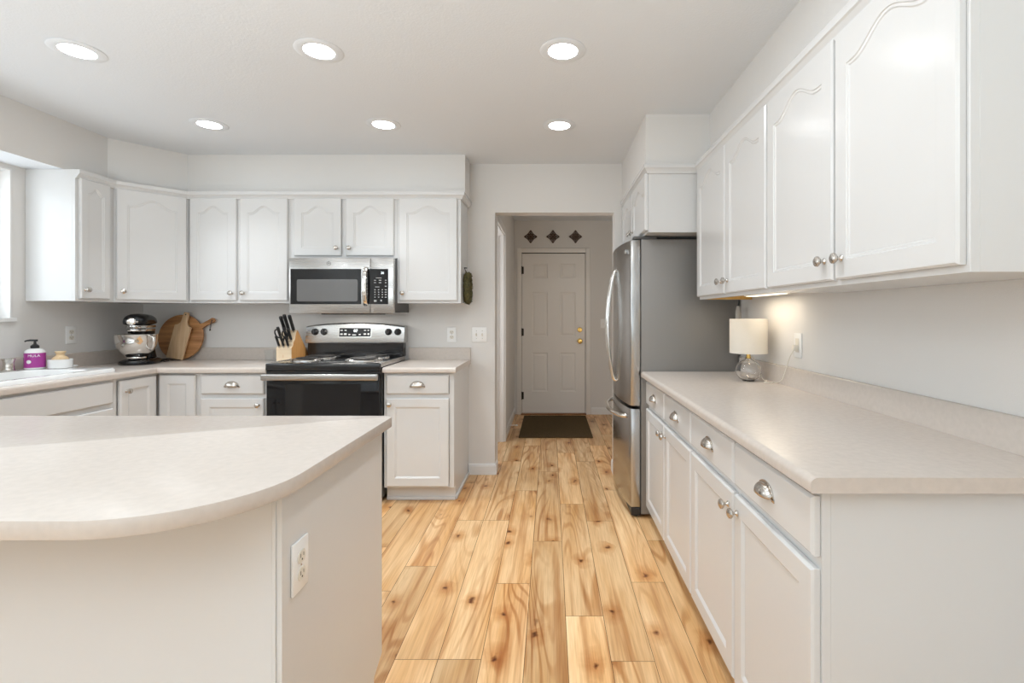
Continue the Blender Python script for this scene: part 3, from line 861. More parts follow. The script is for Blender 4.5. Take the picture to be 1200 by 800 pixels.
# island top: big rounded corner at the near end
tx0, tx1, ty0, ty1, rr = -2.45, -0.541, 0.835, 1.708, 0.265
pts = [(tx0, ty1), (tx0, ty0)]
for i in range(25):
    a = R(-90 + 90 * i / 24); pts.append((tx1 - 0.006 - rr + rr * math.cos(a), ty0 + rr + rr * math.sin(a)))
pts += [(tx1, ty1 - 0.02), (tx1 - 0.012, ty1)]
bm = nb(); prism(bm, pts, XY, CB, CT, bev=0.0025, seg=2, pick=lambda e: abs(e.verts[0].co.z - e.verts[1].co.z) < 1e-5)
o = build('island_worktop', bm, M['counter'], smooth=30)
tag(o, 'beige laminate island top with one large rounded corner', 'countertop')

# ------------------------------------------------------------------ sink and things by it
def rrect(x0, x1, y0, y1, r, n=6):
    pts = []
    for cx, cy, a0 in ((x1 - r, y1 - r, 0), (x0 + r, y1 - r, 90), (x0 + r, y0 + r, 180), (x1 - r, y0 + r, 270)):
        for i in range(n + 1):
            a = R(a0 + 90 * i / n); pts.append((cx + r * math.cos(a), cy + r * math.sin(a)))
    return pts
def loops(bm, rings, cap0=False, cap1=True):
    L_ = [[bm.verts.new((x, y, z)) for x, y in p] for p, z in rings]
    for a, b in zip(L_, L_[1:]):
        for i in range(len(a)): bm.faces.new((a[i], a[(i + 1) % len(a)], b[(i + 1) % len(a)], b[i]))
    if cap0: bm.faces.new(L_[0][::-1])
    if cap1: bm.faces.new(L_[-1])
    bmesh.ops.recalc_face_normals(bm, faces=bm.faces[:])
ST = 0.929
t = thing('kitchen_sink', 'white drop-in sink set in the worktop under the window', 'sink', (-2.9, 2.55, CT))
bm = nb()
ox = (-3.165, -2.655, 2.10, 3.06)
loops(bm, [(rrect(*ox, 0.06), CT + 0.0005), (rrect(ox[0] + .002, ox[1] - .002, ox[2] + .002, ox[3] - .002, 0.06), ST - 0.008), (rrect(ox[0] + .010, ox[1] - .010, ox[2] + .010, ox[3] - .010, 0.055), ST),
           (rrect(-3.065, -2.700, 2.25, 2.93, 0.06), ST), (rrect(-3.060, -2.735, 2.255, 2.925, 0.06), ST - 0.01), (rrect(-3.045, -2.745, 2.27, 2.91, 0.06), 0.74), (rrect(-3.01, -2.78, 2.31, 2.87, 0.06), 0.725)])
build('basin', bm, M['sink'], t, world=True)
bm = nb(); lathe(bm, [(0.0, 0.004), (0.03, 0.004), (0.042, 0.002), (0.044, 0.0)], (-2.895, 2.59, 0.7252)); build('drain', bm, M['chrome'], t, world=True)
bm = nb(); lathe(bm, [(0, 0), (0.033, 0), (0.034, 0.004), (0.026, 0.010), (0.0235, 0.020), (0.0245, 0.030), (0.0225, 0.034), (0.0235, 0.050), (0.0255, 0.058), (0.0285, 0.064), (0.0285, 0.071), (0.024, 0.073), (0.021, 0.069), (0.0, 0.069)], (-3.115, 2.845, ST + 0.0005))
tag(build('sink_fitting', bm, M['nickel']), 'stubby nickel fitting on the sink rim', 'fitting')
# faucet (just outside the picture, behind the sink centre) is left out: nothing of it shows
# soap bottle
t = thing('soap_bottle', 'white soap bottle with purple label and black pump', 'soap bottle', (-3.088, 2.965, ST + 0.0006), R(40))
bm = nb(); lathe(bm, [(0, 0), (0.040, 0), (0.0445, 0.004), (0.0445, 0.098), (0.042, 0.108), (0.032, 0.118), (0.017, 0.124), (0, 0.124)], sx=1.05, sy=0.95, seg=40); build('bottle', bm, M['ceramic'], t)
bm = nb(); lathe(bm, [(0.0449, 0.010), (0.0453, 0.010), (0.0453, 0.096), (0.0449, 0.096)], sx=1.05, sy=0.95, seg=40); lb = build('front_label', bm, M['purple'], t); lb['label'] = 'purple wraparound label'
def on_bottle(bm, z):
    for v in bm.verts:
        a = v.co.x / 0.046; r = 0.0458 + v.co.y * 1.0
        v.co = Vector((1.05 * r * math.sin(a), -0.95 * r * math.cos(a), z + v.co.z))
    return bm
bm = text_bm('MULA', 0.020, 0.0004); bm.transform(Matrix.Rotation(R(90), 4, 'X')); build('lettering', on_bottle(bm, 0.080), M['plate'], lb, smooth=0)
bm = nb(); lathe(bm, [(0, -0.0003), (0.011, -0.0003), (0.011, 0.0003), (0, 0.0003)], (-0.022, 0, 0), (0, -1, 0), seg=24); build('round_mark', on_bottle(bm, 0.045), M['plate'], lb, smooth=0)
bm = nb(); lathe(bm, [(0, 0.1242), (0.0195, 0.1242), (0.0195, 0.138), (0.012, 0.146), (0.007, 0.149), (0.0055, 0.165), (0.007, 0.166), (0.007, 0.172), (0, 0.172)], seg=24)
tube(bm, [(0.012, 0, 0.170), (-0.02, 0, 0.1715), (-0.036, 0, 0.169), (-0.043, 0, 0.164)], [0.006, 0.0055, 0.0045, 0.004], seg=8); build('pump', bm, M['black_matte'], t)
# pot and brush
bm = nb(); lathe(bm, [(0, 0), (0.052, 0), (0.056, 0.004), (0.057, 0.052), (0.0545, 0.054), (0.052, 0.051), (0.050, 0.012), (0, 0.012)], (-2.985, 3.015, ST + 0.0006), seg=40)
tag(build('brush_pot', bm, M['ceramic'], smooth=30), 'round white ceramic pot beside the purple soap bottle', 'pot')
t = thing('dish_brush', 'wooden palm scrubbing brush sitting in the white pot', 'brush', (-2.985, 3.015, ST + 0.013))
bm = nb(); lathe(bm, [(0, 0.030), (0.034, 0.030), (0.040, 0.036), (0.040, 0.044), (0.032, 0.055), (0.022, 0.062), (0.0185, 0.069), (0.022, 0.078), (0.026, 0.084), (0.025, 0.090), (0, 0.092)], seg=32); build('handle', bm, M['brush'], t)
bm = nb(); lathe(bm, [(0, 0.0), (0.028, 0.0), (0.033, 0.0298), (0, 0.0298)], seg=32); build('bristles', bm, M['block_end'], t)
bm = nb(); lathe(bm, [(0, 0), (0.045, 0), (0.060, 0.022), (0.058, 0.0225), (0.043, 0.003), (0, 0.003)], (-3.09, 3.155, CT + 0.0006), seg=36)
tag(build('sponge_dish', bm, M['ceramic'], smooth=30), 'shallow white dish on the worktop behind the sink corner', 'dish')

# ------------------------------------------------------------------ outlets and switches (front faces local -y)
def duplex(t):
    bm = nb(); box(bm, -0.0355, 0.0355, -0.006, -0.0003, -0.058, 0.058, 0.0025, 2); build('plate', bm, M['plate'], t)
    for z in (-0.0195, 0.0195):
        bm = nb(); pts = [(0.0165 * math.cos(a) , z + max(-0.0135, min(0.0135, 0.0165 * math.sin(a)))) for a in [2 * math.pi * k / 28 for k in range(28)]]
        prism(bm, pts, XZ, -0.0085, -0.0062); r = build('receptacle', bm, M['ivory'], t, smooth=0)
        bm = nb(); box(bm, -0.0075, -0.0055, -0.0089, -0.0086, z - 0.002, z + 0.007); box(bm, 0.0055, 0.0075, -0.0089, -0.0086, z - 0.001, z + 0.007)
        lathe(bm, [(0, 0), (0.0024, 0), (0.0024, 0.0003), (0, 0.0003)], (0, -0.0086, z - 0.007), (0, -1, 0), seg=12); build('slots', bm, M['bronze'], r, smooth=0)
    bm = nb(); lathe(bm, [(0, 0), (0.003, 0), (0.002, 0.0012), (0, 0.0014)], (0, -0.0061, 0), (0, -1, 0), seg=12); build('screw', bm, M['nickel'], t)
def toggles(t, n, w, h=0.058):
    bm = nb(); box(bm, -w, w, -0.006, -0.0003, -h, h, 0.0025, 2); build('plate', bm, M['plate'], t)
    for k in range(n):
        x = (k - (n - 1) / 2) * 0.046
        bm = nb(); box(bm, x - 0.005, x + 0.005, -0.0075, -0.0062, -0.012, 0.012, 0.0006, 1)
        prism(bm, [(-0.0076, -0.006), (-0.0076, 0.006), (-0.018, 0.011), (-0.0185, 0.005)], YZ, x - 0.0035, x + 0.0035, 0.0008, 1); build('toggle', bm, M['ivory'], t, smooth=0)
        for z in (-0.030, 0.030):
            bm = nb(); lathe(bm, [(0, 0), (0.003, 0), (0.002, 0.0012), (0, 0.0014)], (x, -0.0061, z), (0, -1, 0), seg=12); build('screw', bm, M['nickel'], t)
duplex(thing('wall_outlet', 'white duplex outlet above the worktop beside the sink', 'outlet', (XL, 3.30, 1.12), R(90)))
duplex(thing('wall_outlet', 'white duplex outlet on the wall right of the range', 'outlet', (-0.775, YB, 1.098)))
duplex(thing('wall_outlet', 'white duplex outlet on the island end panel', 'outlet', (IX1, 1.128, 0.684), R(90)))
toggles(thing('light_switch', 'white double toggle switch plate beside the hall doorway', 'switch', (-0.558, YB, 1.098)), 2, 0.058)
toggles(thing('light_switch', 'white double toggle switch plate beyond the refrigerator, beside the hall door', 'switch', (0.690, YH, 1.145)), 2, 0.058)
t = thing('wall_outlet', 'white outlet plate above the lamp worktop with a plug in it', 'outlet', (XR, 2.352, 1.108), R(-90))
bm = nb(); box(bm, -0.0355, 0.0355, -0.006, -0.0003, -0.058, 0.058, 0.0025, 2); build('plate', bm, M['plate'], t)
bm = nb(); box(bm, -0.0165, 0.0165, -0.0085, -0.0062, -0.033, 0.033, 0.001, 1); build('receptacle', bm, M['ivory'], t)

# ------------------------------------------------------------------ range
RX0, RX1, RY = -1.872, -1.1165, 3.252
t = thing('kitchen_range', 'stainless and black coil-burner electric range', 'stove', ((RX0 + RX1) / 2, 3.55, 0))
bm = nb(); box(bm, RX0 + 0.003, RX1 - 0.003, RY + 0.045, 3.86, 0.03, 0.885, 0.003, 1); build('body', bm, M['dark_gray'], t, world=True, smooth=0)
for x in (RX0 + 0.06, RX1 - 0.06):
    for y in (3.36, 3.80):
        bm = nb(); lathe(bm, [(0, 0), (0.02, 0), (0.02, 0.0298), (0, 0.0298)], (x, y, 0.0003), seg=16); build('foot', bm, M['black_matte'], t, world=True)
bm = nb(); box(bm, RX0, RX1, RY - 0.004, 3.80, 0.886, 0.934, 0.006, 2); build('cooktop', bm, M['black'], t, world=True)
bm = nb(); box(bm, RX1 - 0.012, RX1 + 0.001, RY + 0.012, 3.80, 0.9065, 0.937, 0.003, 2); build('side_trim', bm, M['steel'], t, world=True)
bm = nb(); box(bm, RX0 - 0.001, RX0 + 0.012, RY + 0.012, 3.80, 0.9065, 0.937, 0.003, 2); build('side_trim', bm, M['steel'], t, world=True)
def burner(x, y, r):
    bm = nb(); lathe(bm, [(r - 0.022, 0.0042), (r - 0.004, 0.004), (r + 0.012, 0.009), (r + 0.019, 0.013), (r + 0.025, 0.010), (r + 0.026, 0.0003), (0, 0.0003), (0, 0.003), (r * 0.5, 0.003), (r - 0.022, 0.0042)], (x, y, 0.9345), seg=48)
    p = build('drip_pan', bm, M['pan'], t, world=True)
    bm = nb(); pts = []; turns = 4 if r > 0.09 else 3
    for i in range(turns * 28 + 1):
        a = 2 * math.pi * i / 28; rad = 0.018 + (r - 0.022) * i / (turns * 28); pts.append((x + rad * math.cos(a), y + rad * math.sin(a), 0.954))
    tube(bm, pts, 0.0062, seg=8, flat=0.75)
    o = build('burner_coil', bm, M['coil'], t, world=True); return o
burner(-1.690, 3.440, 0.078); burner(-1.690, 3.665, 0.100); burner(-1.295, 3.440, 0.100); burner(-1.295, 3.665, 0.078)
# front: vent strip, door, handle, window, drawer
bm = nb(); box(bm, RX0 + 0.002, RX1 - 0.002, RY + 0.004, RY + 0.0445, 0.858, 0.8855, 0.003, 1); build('vent_panel', bm, M['black'], t, world=True, smooth=0)
bm = nb(); box(bm, RX0 + 0.004, RX1 - 0.006, RY, RY + 0.0445, 0.24, 0.855, 0.006, 2); dd = build('oven_door', bm, M['black_glass'], t, world=True)
bm = nb(); box(bm, RX0 + 0.13, RX1 - 0.13, RY - 0.0012, RY - 0.0001, 0.40, 0.800, 0.0004, 1); o = build('window', bm, M['oven_window'], dd); o.data.transform(Matrix.Translation(-t.location))
bm = nb(); box(bm, RX0 - 0.006, RX1 - 0.004, RY - 0.052, RY - 0.026, 0.827, 0.869, 0.007, 3)
for x in (RX0 + 0.05, RX1 - 0.06): box(bm, x - 0.014, x + 0.014, RY - 0.028, RY + 0.001, 0.834, 0.852, 0.003, 1)
o = build('handle', bm, M['steel'], dd); o.data.transform(Matrix.Translation(-t.location))
bm = nb(); box(bm, RX0 + 0.004, RX1 - 0.006, RY + 0.004, RY + 0.0445, 0.06, 0.232, 0.006, 2); build('storage_drawer', bm, M['black'], t, world=True)
# backguard
def guard_top(x): 
    u = (x - (RX0 + RX1) / 2) / ((RX1 - RX0) / 2); return 1.193 - 0.026 * abs(u) ** 2.2
bm = nb(); box(bm, RX0 + 0.012, RX1 - 0.010, 3.792, 3.858, 0.934, 1.045, 0.003, 1); build('backguard_base', bm, M['black'], t, world=True)
bm = nb(); NX = 24; G = []
for i in range(NX + 1):
    x = RX0 + 0.004 + (RX1 - RX0 - 0.004) * i / NX; zt = guard_top(x)
    G.append([bm.verts.new(p) for p in ((x, 3.772, 1.040), (x, 3.770, 1.050), (x, 3.790, zt - 0.010), (x, 3.797, zt - 0.002), (x, 3.806, zt), (x, 3.866, zt), (x, 3.866, 1.040))])
for a, b in zip(G, G[1:]):
    for j in range(7): bm.faces.new((a[j], a[(j + 1) % 7], b[(j + 1) % 7], b[j]))
bm.faces.new(G[0]); bm.faces.new(G[-1]); bmesh.ops.recalc_face_normals(bm, faces=bm.faces[:])
bg = build('control_panel', bm, M['steel'], t, world=True, smooth=30)
tilt = math.atan2(0.020, 0.13)
def on_panel(x, z): return Vector((x, 3.770 + 0.020 * (z - 1.05) / 0.13, z))
nrm = Vector((0, -math.cos(tilt), math.sin(tilt)))
def guard_part(name, bm, m):
    o = build(name, bm, m, bg, smooth=30); o.data.transform(Matrix.Translation(-t.location)); return o
for x in (-1.797, -1.728, -1.237, -1.166):
    bm = nb(); c = on_panel(x, 1.123)
    lathe(bm, [(0, 0), (0.026, 0), (0.025, 0.006), (0.020, 0.010), (0.018, 0.026), (0.015, 0.028), (0, 0.028)], c, nrm, seg=28)
    q = Matrix.Translation(c + nrm * 0.028) @ Matrix.Rotation(-tilt, 4, 'X')
    b2 = nb(); box(b2, -0.0045, 0.0045, -0.008, 0.0015, -0.022, 0.022, 0.002, 1); b2.transform(q)
    me = bpy.data.meshes.new('tmp'); b2.to_mesh(me); b2.free(); bm.from_mesh(me); bpy.data.meshes.remove(me)
    guard_part('knob', bm, M['black_matte'])
def panel_box(bm, x0, x1, z0, z1, out):
    vs = []
    for o_ in (0.0002, out):
        vs.append([bm.verts.new(on_panel(x, z) + nrm * o_) for x, z in ((x0 + 0.006 * (z0 < 0), z0), (x1, z0), (x1, z1), (x0, z1))])
    bm.faces.new(vs[0][::-1]); bm.faces.new(vs[1])
    for i in range(4): bm.faces.new((vs[0][i], vs[0][(i + 1) % 4], vs[1][(i + 1) % 4], vs[1][i]))
bm = nb(); panel_box(bm, -1.617, -1.367, 1.082, 1.157, 0.0015); bmesh.ops.recalc_face_normals(bm, faces=bm.faces[:]); guard_part('display_bezel', bm, M['chrome'])
bm = nb(); panel_box(bm, -1.612, -1.372, 1.087, 1.152, 0.0025); bmesh.ops.recalc_face_normals(bm, faces=bm.faces[:]); guard_part('display', bm, M['black_glass'])
bm = nb()
for x, z, w_, h_ in [(-1.595, 1.135, .018, .008), (-1.565, 1.135, .016, .008), (-1.595, 1.106, .018, .012), (-1.565, 1.106, .020, .012), (-1.534, 1.103, .014, .008), (-1.497, 1.100, .030, .007), (-1.455, 1.103, .014, .008), (-1.416, 1.135, .015, .008), (-1.390, 1.135, .012, .008), (-1.416, 1.106, .018, .010), (-1.388, 1.106, .014, .014)]:
    panel_box(bm, x - w_ / 2, x + w_ / 2, z - h_ / 2, z + h_ / 2, 0.0030)
bmesh.ops.recalc_face_normals(bm, faces=bm.faces[:]); guard_part('button_legends', bm, M['legend'])
bm = text_bm('07', 0.030, 0.0003); bm.transform(Matrix.Translation(on_panel(-1.487, 1.130) + nrm * 0.0032) @ Matrix.Rotation(R(90) - tilt, 4, 'X')); guard_part('clock_digits', bm, M['display'])

# ------------------------------------------------------------------ microwave
MX0, MX1, MY, MZ0, MZ1 = -1.846, -1.106, 3.492, 1.262, 1.655
t = thing('microwave_oven', 'stainless over-the-range microwave with black window', 'microwave', ((MX0 + MX1) / 2, 3.68, MZ0))
bm = nb(); box(bm, MX0 + 0.004, MX1 - 0.002, MY + 0.040, 3.875, MZ0 + 0.008, MZ1 - 0.002, 0.003, 1); build('body', bm, M['dark_gray'], t, world=True, smooth=0)
bm = nb(); box(bm, MX0 + 0.20, MX1 - 0.16, MY + 0.06, 3.80, MZ0 - 0.006, MZ0 + 0.0078, 0.003, 1); build('grease_filter', bm, M['black_matte'], t, world=True, smooth=0)
area('cooktop_lamp', (-1.476, 3.62, MZ0 - 0.008), (0, 0, 0), 0.30, 0.06, 1.3, (1.0, 0.96, 0.90))
xs_ = MX1 - 0.165
bm = nb(); box(bm, MX0, xs_ - 0.001, MY, MY + 0.0395, MZ0, MZ1, 0.005, 2); md_ = build('door', bm, M['steel'], t, world=True)
def mw(name, bm, m, parent, smooth=30):
    o = build(name, bm, m, parent, smooth=smooth); o.data.transform(Matrix.Translation(-t.location)); return o
bm = nb(); box(bm, MX0 + 0.012, MX0 + 0.512, MY - 0.0016, MY - 0.0001, 1.328, 1.577, 0.0005, 1); mw('glass_panel', bm, M['black_glass'], md_)
bm = nb(); prism(bm, [(x, z) for x, z in rrect(MX0 + 0.058, MX0 + 0.487, 1.348, 1.504, 0.012, 4)], XZ, MY - 0.0026, MY - 0.0017); mw('window', bm, M['mw_window'], md_, 0)
bm = nb(); pts = [(MX0 + 0.545, MY - 0.004 - 0.034 * math.sin(math.pi * min(1, max(0, (k / 16)))) ** 0.5, 1.322 + 0.262 * k / 16) for k in range(17)]
tube(bm, pts, 0.0175, seg=12, flat=0.6); mw('handle', bm, M['chrome'], md_)
bm = nb(); lathe(bm, [(0.0145, 0), (0.0145, 0.0012), (0.0130, 0.0012), (0.0130, 0)], ((MX0 + xs_) / 2 - 0.005, MY - 0.0001, 1.616), (0, -1, 0), seg=32); mw('emblem_ring', bm, M['bronze'], md_)
bm = text_front('GE', 0.014, ((MX0 + xs_) / 2 - 0.005, MY - 0.0006, 1.616), 0.0003); mw('emblem_letters', bm, M['bronze'], md_, 0)
bm = nb(); box(bm, xs_ + 0.001, MX1, MY, MY + 0.0395, MZ0, MZ1, 0.005, 2); mf = build('control_fascia', bm, M['steel'], t, world=True)
bm = nb(); box(bm, xs_ - 0.018, MX1 - 0.038, MY - 0.0016, MY - 0.0001, 1.328, 1.577, 0.0005, 1); kp = mw('keypad', bm, M['black_glass'], mf)
bm = nb()
kx = [xs_ + 0.034, xs_ + 0.060, xs_ + 0.086, xs_ + 0.110]
def leg(x, z, w_, h_): box(bm, x - w_ / 2, x + w_ / 2, MY - 0.0020, MY - 0.0017, z - h_ / 2, z + h_ / 2)
for z in (1.430, 1.413, 1.396, 1.378):
    for x in kx[:3]: leg(x, z, 0.008, 0.007)
    leg(kx[3], z, 0.014, 0.006)
for z in (1.497, 1.480):
    leg(kx[0], z, 0.014, 0.005); leg(kx[1] + 0.010, z, 0.018, 0.006); leg(kx[3], z, 0.011, 0.006)
leg(kx[1], 1.513, 0.040, 0.004); leg(kx[1] - 0.01, 1.450, 0.030, 0.004); leg(kx[0] + 0.002, 1.352, 0.018, 0.014); leg(kx[2] - 0.008, 1.354, 0.012, 0.012); leg(kx[3], 1.455, 0.012, 0.006)
mw('key_legends', bm, M['legend'], mf, 0)
bm = text_front('20', 0.022, (kx[2], MY - 0.0022, 1.548), 0.0003); mw('clock_digits', bm, M['display'], mf, 0)

# ------------------------------------------------------------------ refrigerator
FY0, FY1 = 3.056, 3.872
FZ = 1.720
t = thing('refrigerator', 'stainless french door refrigerator with bottom freezer', 'refrigerator', (0.85, (FY0 + FY1) / 2, 0))
bm = nb(); box(bm, 0.560, 1.165, FY0, FY1, 0.02, FZ, 0.006, 2); build('body', bm, M['fridge_side'], t, world=True)
fc = (FY0 + FY1) / 2; fh = (FY1 - FY0) / 2
def fx(y): return 0.456 + 0.041 * abs((y - fc) / fh) ** 2.3
def fdoor(name, ya, yb, z0, z1):
    bm = nb(); n = 14
    pts = [(fx(ya + (yb - ya) * i / n), ya + (yb - ya) * i / n) for i in range(n + 1)] + [(0.556, yb), (0.556, ya)]
    prism(bm, pts, XY, z0, z1, 0.006, 2, pick=lambda e: not (abs(e.verts[0].co.z - e.verts[1].co.z) > 0.1 and ya + 0.01 < e.verts[0].co.y < yb - 0.01))
    return build(name, bm, M['steel_dark'], t, world=True, smooth=40)
dn = fdoor('door', FY0 + 0.001, fc - 0.002, 0.690, 1.716); df = fdoor('door', fc + 0.002, FY1 - 0.001, 0.690, 1.716)
fd = fdoor('freezer_drawer', FY0 + 0.001, FY1 - 0.001, 0.065, 0.672)
for dpar, y in ((dn, fc - 0.034), (df, fc + 0.034)):
    bm = nb(); pts = [(fx(y) + 0.004, y, 0.80)]
    for k in range(21):
        s = k / 20; pts.append((fx(y) - 0.012 - 0.046 * math.sin(math.pi * s) ** 0.8, y, 0.805 + 0.75 * s))
    pts.append((fx(y) + 0.004, y, 1.56))
    tube(bm, pts, 0.0105, seg=12); o = build('handle', bm, M['chrome'], dpar); o.data.transform(Matrix.Translation(-t.location))
bm = nb(); pts = [(fx(3.15) + 0.004, 3.150, 0.612)]
for k in range(21):
    s = k / 20; y = 3.155 + 0.62 * s; pts.append((fx(y) - 0.014 - 0.040 * math.sin(math.pi * s) ** 0.6, y, 0.612))
pts.append((fx(3.775) + 0.004, 3.780, 0.612))
tube(bm, pts, 0.014, seg=12); o = build('handle', bm, M['chrome'], fd); o.data.transform(Matrix.Translation(-t.location))
bm = nb(); box(bm, 0.515, 0.66, FY0 + 0.004, FY0 + 0.08, FZ + 0.0003, FZ + 0.020, 0.006, 2); build('hinge_cover', bm, M['dark_gray'], t, world=True); bm = nb(); box(bm, 0.515, 0.66, FY1 - 0.08, FY1 - 0.004, FZ + 0.0003, FZ + 0.020, 0.006, 2); build('hinge_cover', bm, M['dark_gray'], t, world=True)
bm = nb(); box(bm, 0.50, 0.558, FY0 + 0.004, FY1 - 0.004, 0.012, 0.060, 0.004, 1)
for x in (0.53, 1.10):
    for y in (FY0 + 0.05, FY1 - 0.05): lathe(bm, [(0, 0), (0.022, 0), (0.022, 0.019), (0, 0.019)], (x, y, 0.0004), seg=16)
build('base_grille', bm, M['black_matte'], t, world=True, smooth=0)
bm = nb(); y = FY0 + 0.10; box(bm, fx(y) - 0.004, fx(y) + 0.004, y - 0.035, y + 0.035, 1.64, 1.665, 0.001, 1); build('badge', bm, M['steel'], t, world=True, smooth=0)
# slim metal thing hanging between fridge and cabinet
t = thing('hanging_handle', 'slim grey handle hanging on a black cord behind the lamp', 'tool', (1.125, 2.965, 1.02))
bm = nb(); lathe(bm, [(0, 0), (0.012, 0.0), (0.017, 0.006), (0.017, 0.25), (0.013, 0.268), (0.010, 0.285), (0, 0.287)], seg=24); build('handle', bm, M['grey_plastic'], t)
bm = nb(); tube(bm, [(0, 0, 0.284), (0.004, 0, 0.31), (0.006, -0.002, 0.335), (0.006, -0.025, 0.345), (0.006, -0.0575, 0.345)], 0.0045, seg=8); build('cord', bm, M['black_matte'], t)

# ------------------------------------------------------------------ table lamp
t = thing('table_lamp', 'small table lamp with clear glass globe base and cream shade', 'lamp', (1.045, 2.612, CT + 0.0006))
out = [(0, 0.0)] + [(0.066 * math.sin(a) , max(0.0, 0.055 - 0.058 * math.cos(a))) for a in [R(25 + k * 6) for k in range(23)]] + [(0.017, 0.114), (0.014, 0.119)]
inn = [(0.012, 0.117), (0.014, 0.1125)] + [(0.0635 * math.sin(a), 0.055 - 0.0545 * math.cos(a)) for a in [R(160 - k * 6) for k in range(23)]] + [(0, 0.0055)]
out[1] = (0.030, 0.0)
bm = nb(); lathe(bm, out + inn, seg=48); build('glass_base', bm, M['glass'], t, smooth=60)
bm = nb(); lathe(bm, [(0, 0.1195), (0.0135, 0.1195), (0.0135, 0.126), (0.0105, 0.127), (0.0105, 0.168), (0.013, 0.169), (0.013, 0.180), (0.004, 0.181), (0.004, 0.300), (0, 0.300)], seg=24)
for k in range(3):
    a = R(120 * k); tube(bm, [(0.003 * math.cos(a), 0.003 * math.sin(a), 0.300), (0.091 * math.cos(a), 0.091 * math.sin(a), 0.312)], 0.0015, seg=6)
build('stem', bm, M['brass'], t)
bm = nb(); lathe(bm, [(0.0945, 0.146), (0.0945, 0.326), (0.0930, 0.326), (0.0930, 0.146), (0.0945, 0.146)], seg=64); build('lamp_shade', bm, M['shade'], t)
bm = nb(); lathe(bm, [(0, 0.186), (0.012, 0.186), (0.013, 0.205), (0.028, 0.238), (0.030, 0.255), (0.022, 0.278), (0.006, 0.290), (0, 0.290)], seg=24, sx=0.9, sy=0.9); 
build('bulb', bm, M['ceramic'], t)
bm = nb()
pts = [Vector((0.012, 0.0, 0.130))] 
ctrl = [(0.030, 0.010, 0.120), (0.062, 0.012, 0.060), (0.075, 0.0, 0.010), (0.082, -0.035, 0.004), (0.045, -0.085, 0.0035), (0.070, -0.105, 0.0035), (0.098, -0.075, 0.004), (0.105, -0.10, 0.004), (0.100, -0.165, 0.030), (0.108, -0.19, 0.085), (0.110, -0.200, 0.105), (0.112, -0.225, 0.150), (0.116, -0.252, 0.178), (0.1225, -0.262, 0.190)]
pts += [Vector(c) for c in ctrl]
sm = []
for i in range(len(pts) - 1):
    p0, p1, p2, p3 = pts[max(i - 1, 0)], pts[i], pts[i + 1], pts[min(i + 2, len(pts) - 1)]
    for k in range(6):
        s = k / 6; sm.append(0.5 * ((2 * p1) + (-p0 + p2) * s + (2 * p0 - 5 * p1 + 4 * p2 - p3) * s * s + (-p0 + 3 * p1 - 3 * p2 + p3) * s ** 3))
sm.append(pts[-1])
tube(bm, sm, 0.0021, seg=8); build('power_cord', bm, m_pane('clear_cord') if False else M['ivory'], t)
bm = nb(); box(bm, 0.105, 0.1255, -0.275, -0.249, 0.178, 0.204, 0.004, 2); build('plug', bm, M['ivory'], t)

# ------------------------------------------------------------------ stand mixer
t = thing('stand_mixer', 'black stand mixer with polished steel bowl in the corner', 'mixer', (-2.923, 3.515, CT + 0.0006), R(24))
def superloop(cx, cy, ax, ay, z, n=40, p=2.6):
    pts = []
    for k in range(n):
        a = 2 * math.pi * k / n; c, s = math.cos(a), math.sin(a)
        pts.append((cx + ax * abs(c) ** (2 / p) * (1 if c >= 0 else -1), cy + ay * abs(s) ** (2 / p) * (1 if s >= 0 else -1)))
    return pts, z
bm = nb()
loops(bm, [superloop(0, 0.045, 0.108, 0.175, 0.0), superloop(0, 0.045, 0.112, 0.180, 0.008), superloop(0, 0.045, 0.108, 0.176, 0.022), superloop(0, 0.05, 0.085, 0.150, 0.034), superloop(0, 0.10, 0.05, 0.105, 0.040)], cap0=True)
build('base', bm, M['mixer'], t, smooth=50)
bm = nb()
loops(bm, [superloop(0, 0.155, 0.060, 0.062, 0.034), superloop(0, 0.160, 0.048, 0.050, 0.09), superloop(0, 0.158, 0.044, 0.046, 0.16), superloop(0, 0.150, 0.050, 0.060, 0.215), superloop(0, 0.145, 0.052, 0.066, 0.245)], cap0=True)
build('column', bm, M['mixer'], t, smooth=50)
# head: body along y
bm = nb(); Ls = []
hp = [(-0.115, 0.25), (-0.113, 0.62), (-0.106, 0.82), (-0.090, 0.95), (-0.06, 1.0), (0.0, 1.02), (0.08, 1.0), (0.15, 0.93), (0.20, 0.80), (0.228, 0.6), (0.240, 0.3)]
n = 36
for y, s in hp:
    ring = []
    for k in range(n):
        a = 2 * math.pi * k / n; c, sn = math.cos(a), math.sin(a)
        ring.append(bm.verts.new((0.068 * s * abs(c) ** 0.85 * (1 if c > 0 else -1), y, 0.292 + (0.063 if sn > 0 else 0.021) * s * abs(sn) ** 0.85 * (1 if sn > 0 else -1))))
    Ls.append(ring)
for a, b in zip(Ls, Ls[1:]):
    for k in range(n): bm.faces.new((a[k], a[(k + 1) % n], b[(k + 1) % n], b[k]))
bm.faces.new(Ls[0]); bm.faces.new(Ls[-1]); bmesh.ops.recalc_face_normals(bm, faces=bm.faces[:])
hd = build('head', bm, M['mixer'], t, smooth=60)
bm = nb(); lathe(bm, [(0, 0), (0.026, 0), (0.027, 0.006), (0.024, 0.010), (0.018, 0.012), (0, 0.012)], (-0.008, -0.1155, 0.300), (0, -1, 0), seg=28, sx=1.0); lathe(bm, [(0, 0), (0.006, 0), (0.008, 0.014), (0.005, 0.018), (0, 0.018)], (0.016, -0.120, 0.300), (1, -0.2, 0), seg=14); build('hub_cap', bm, M['chrome'], hd)
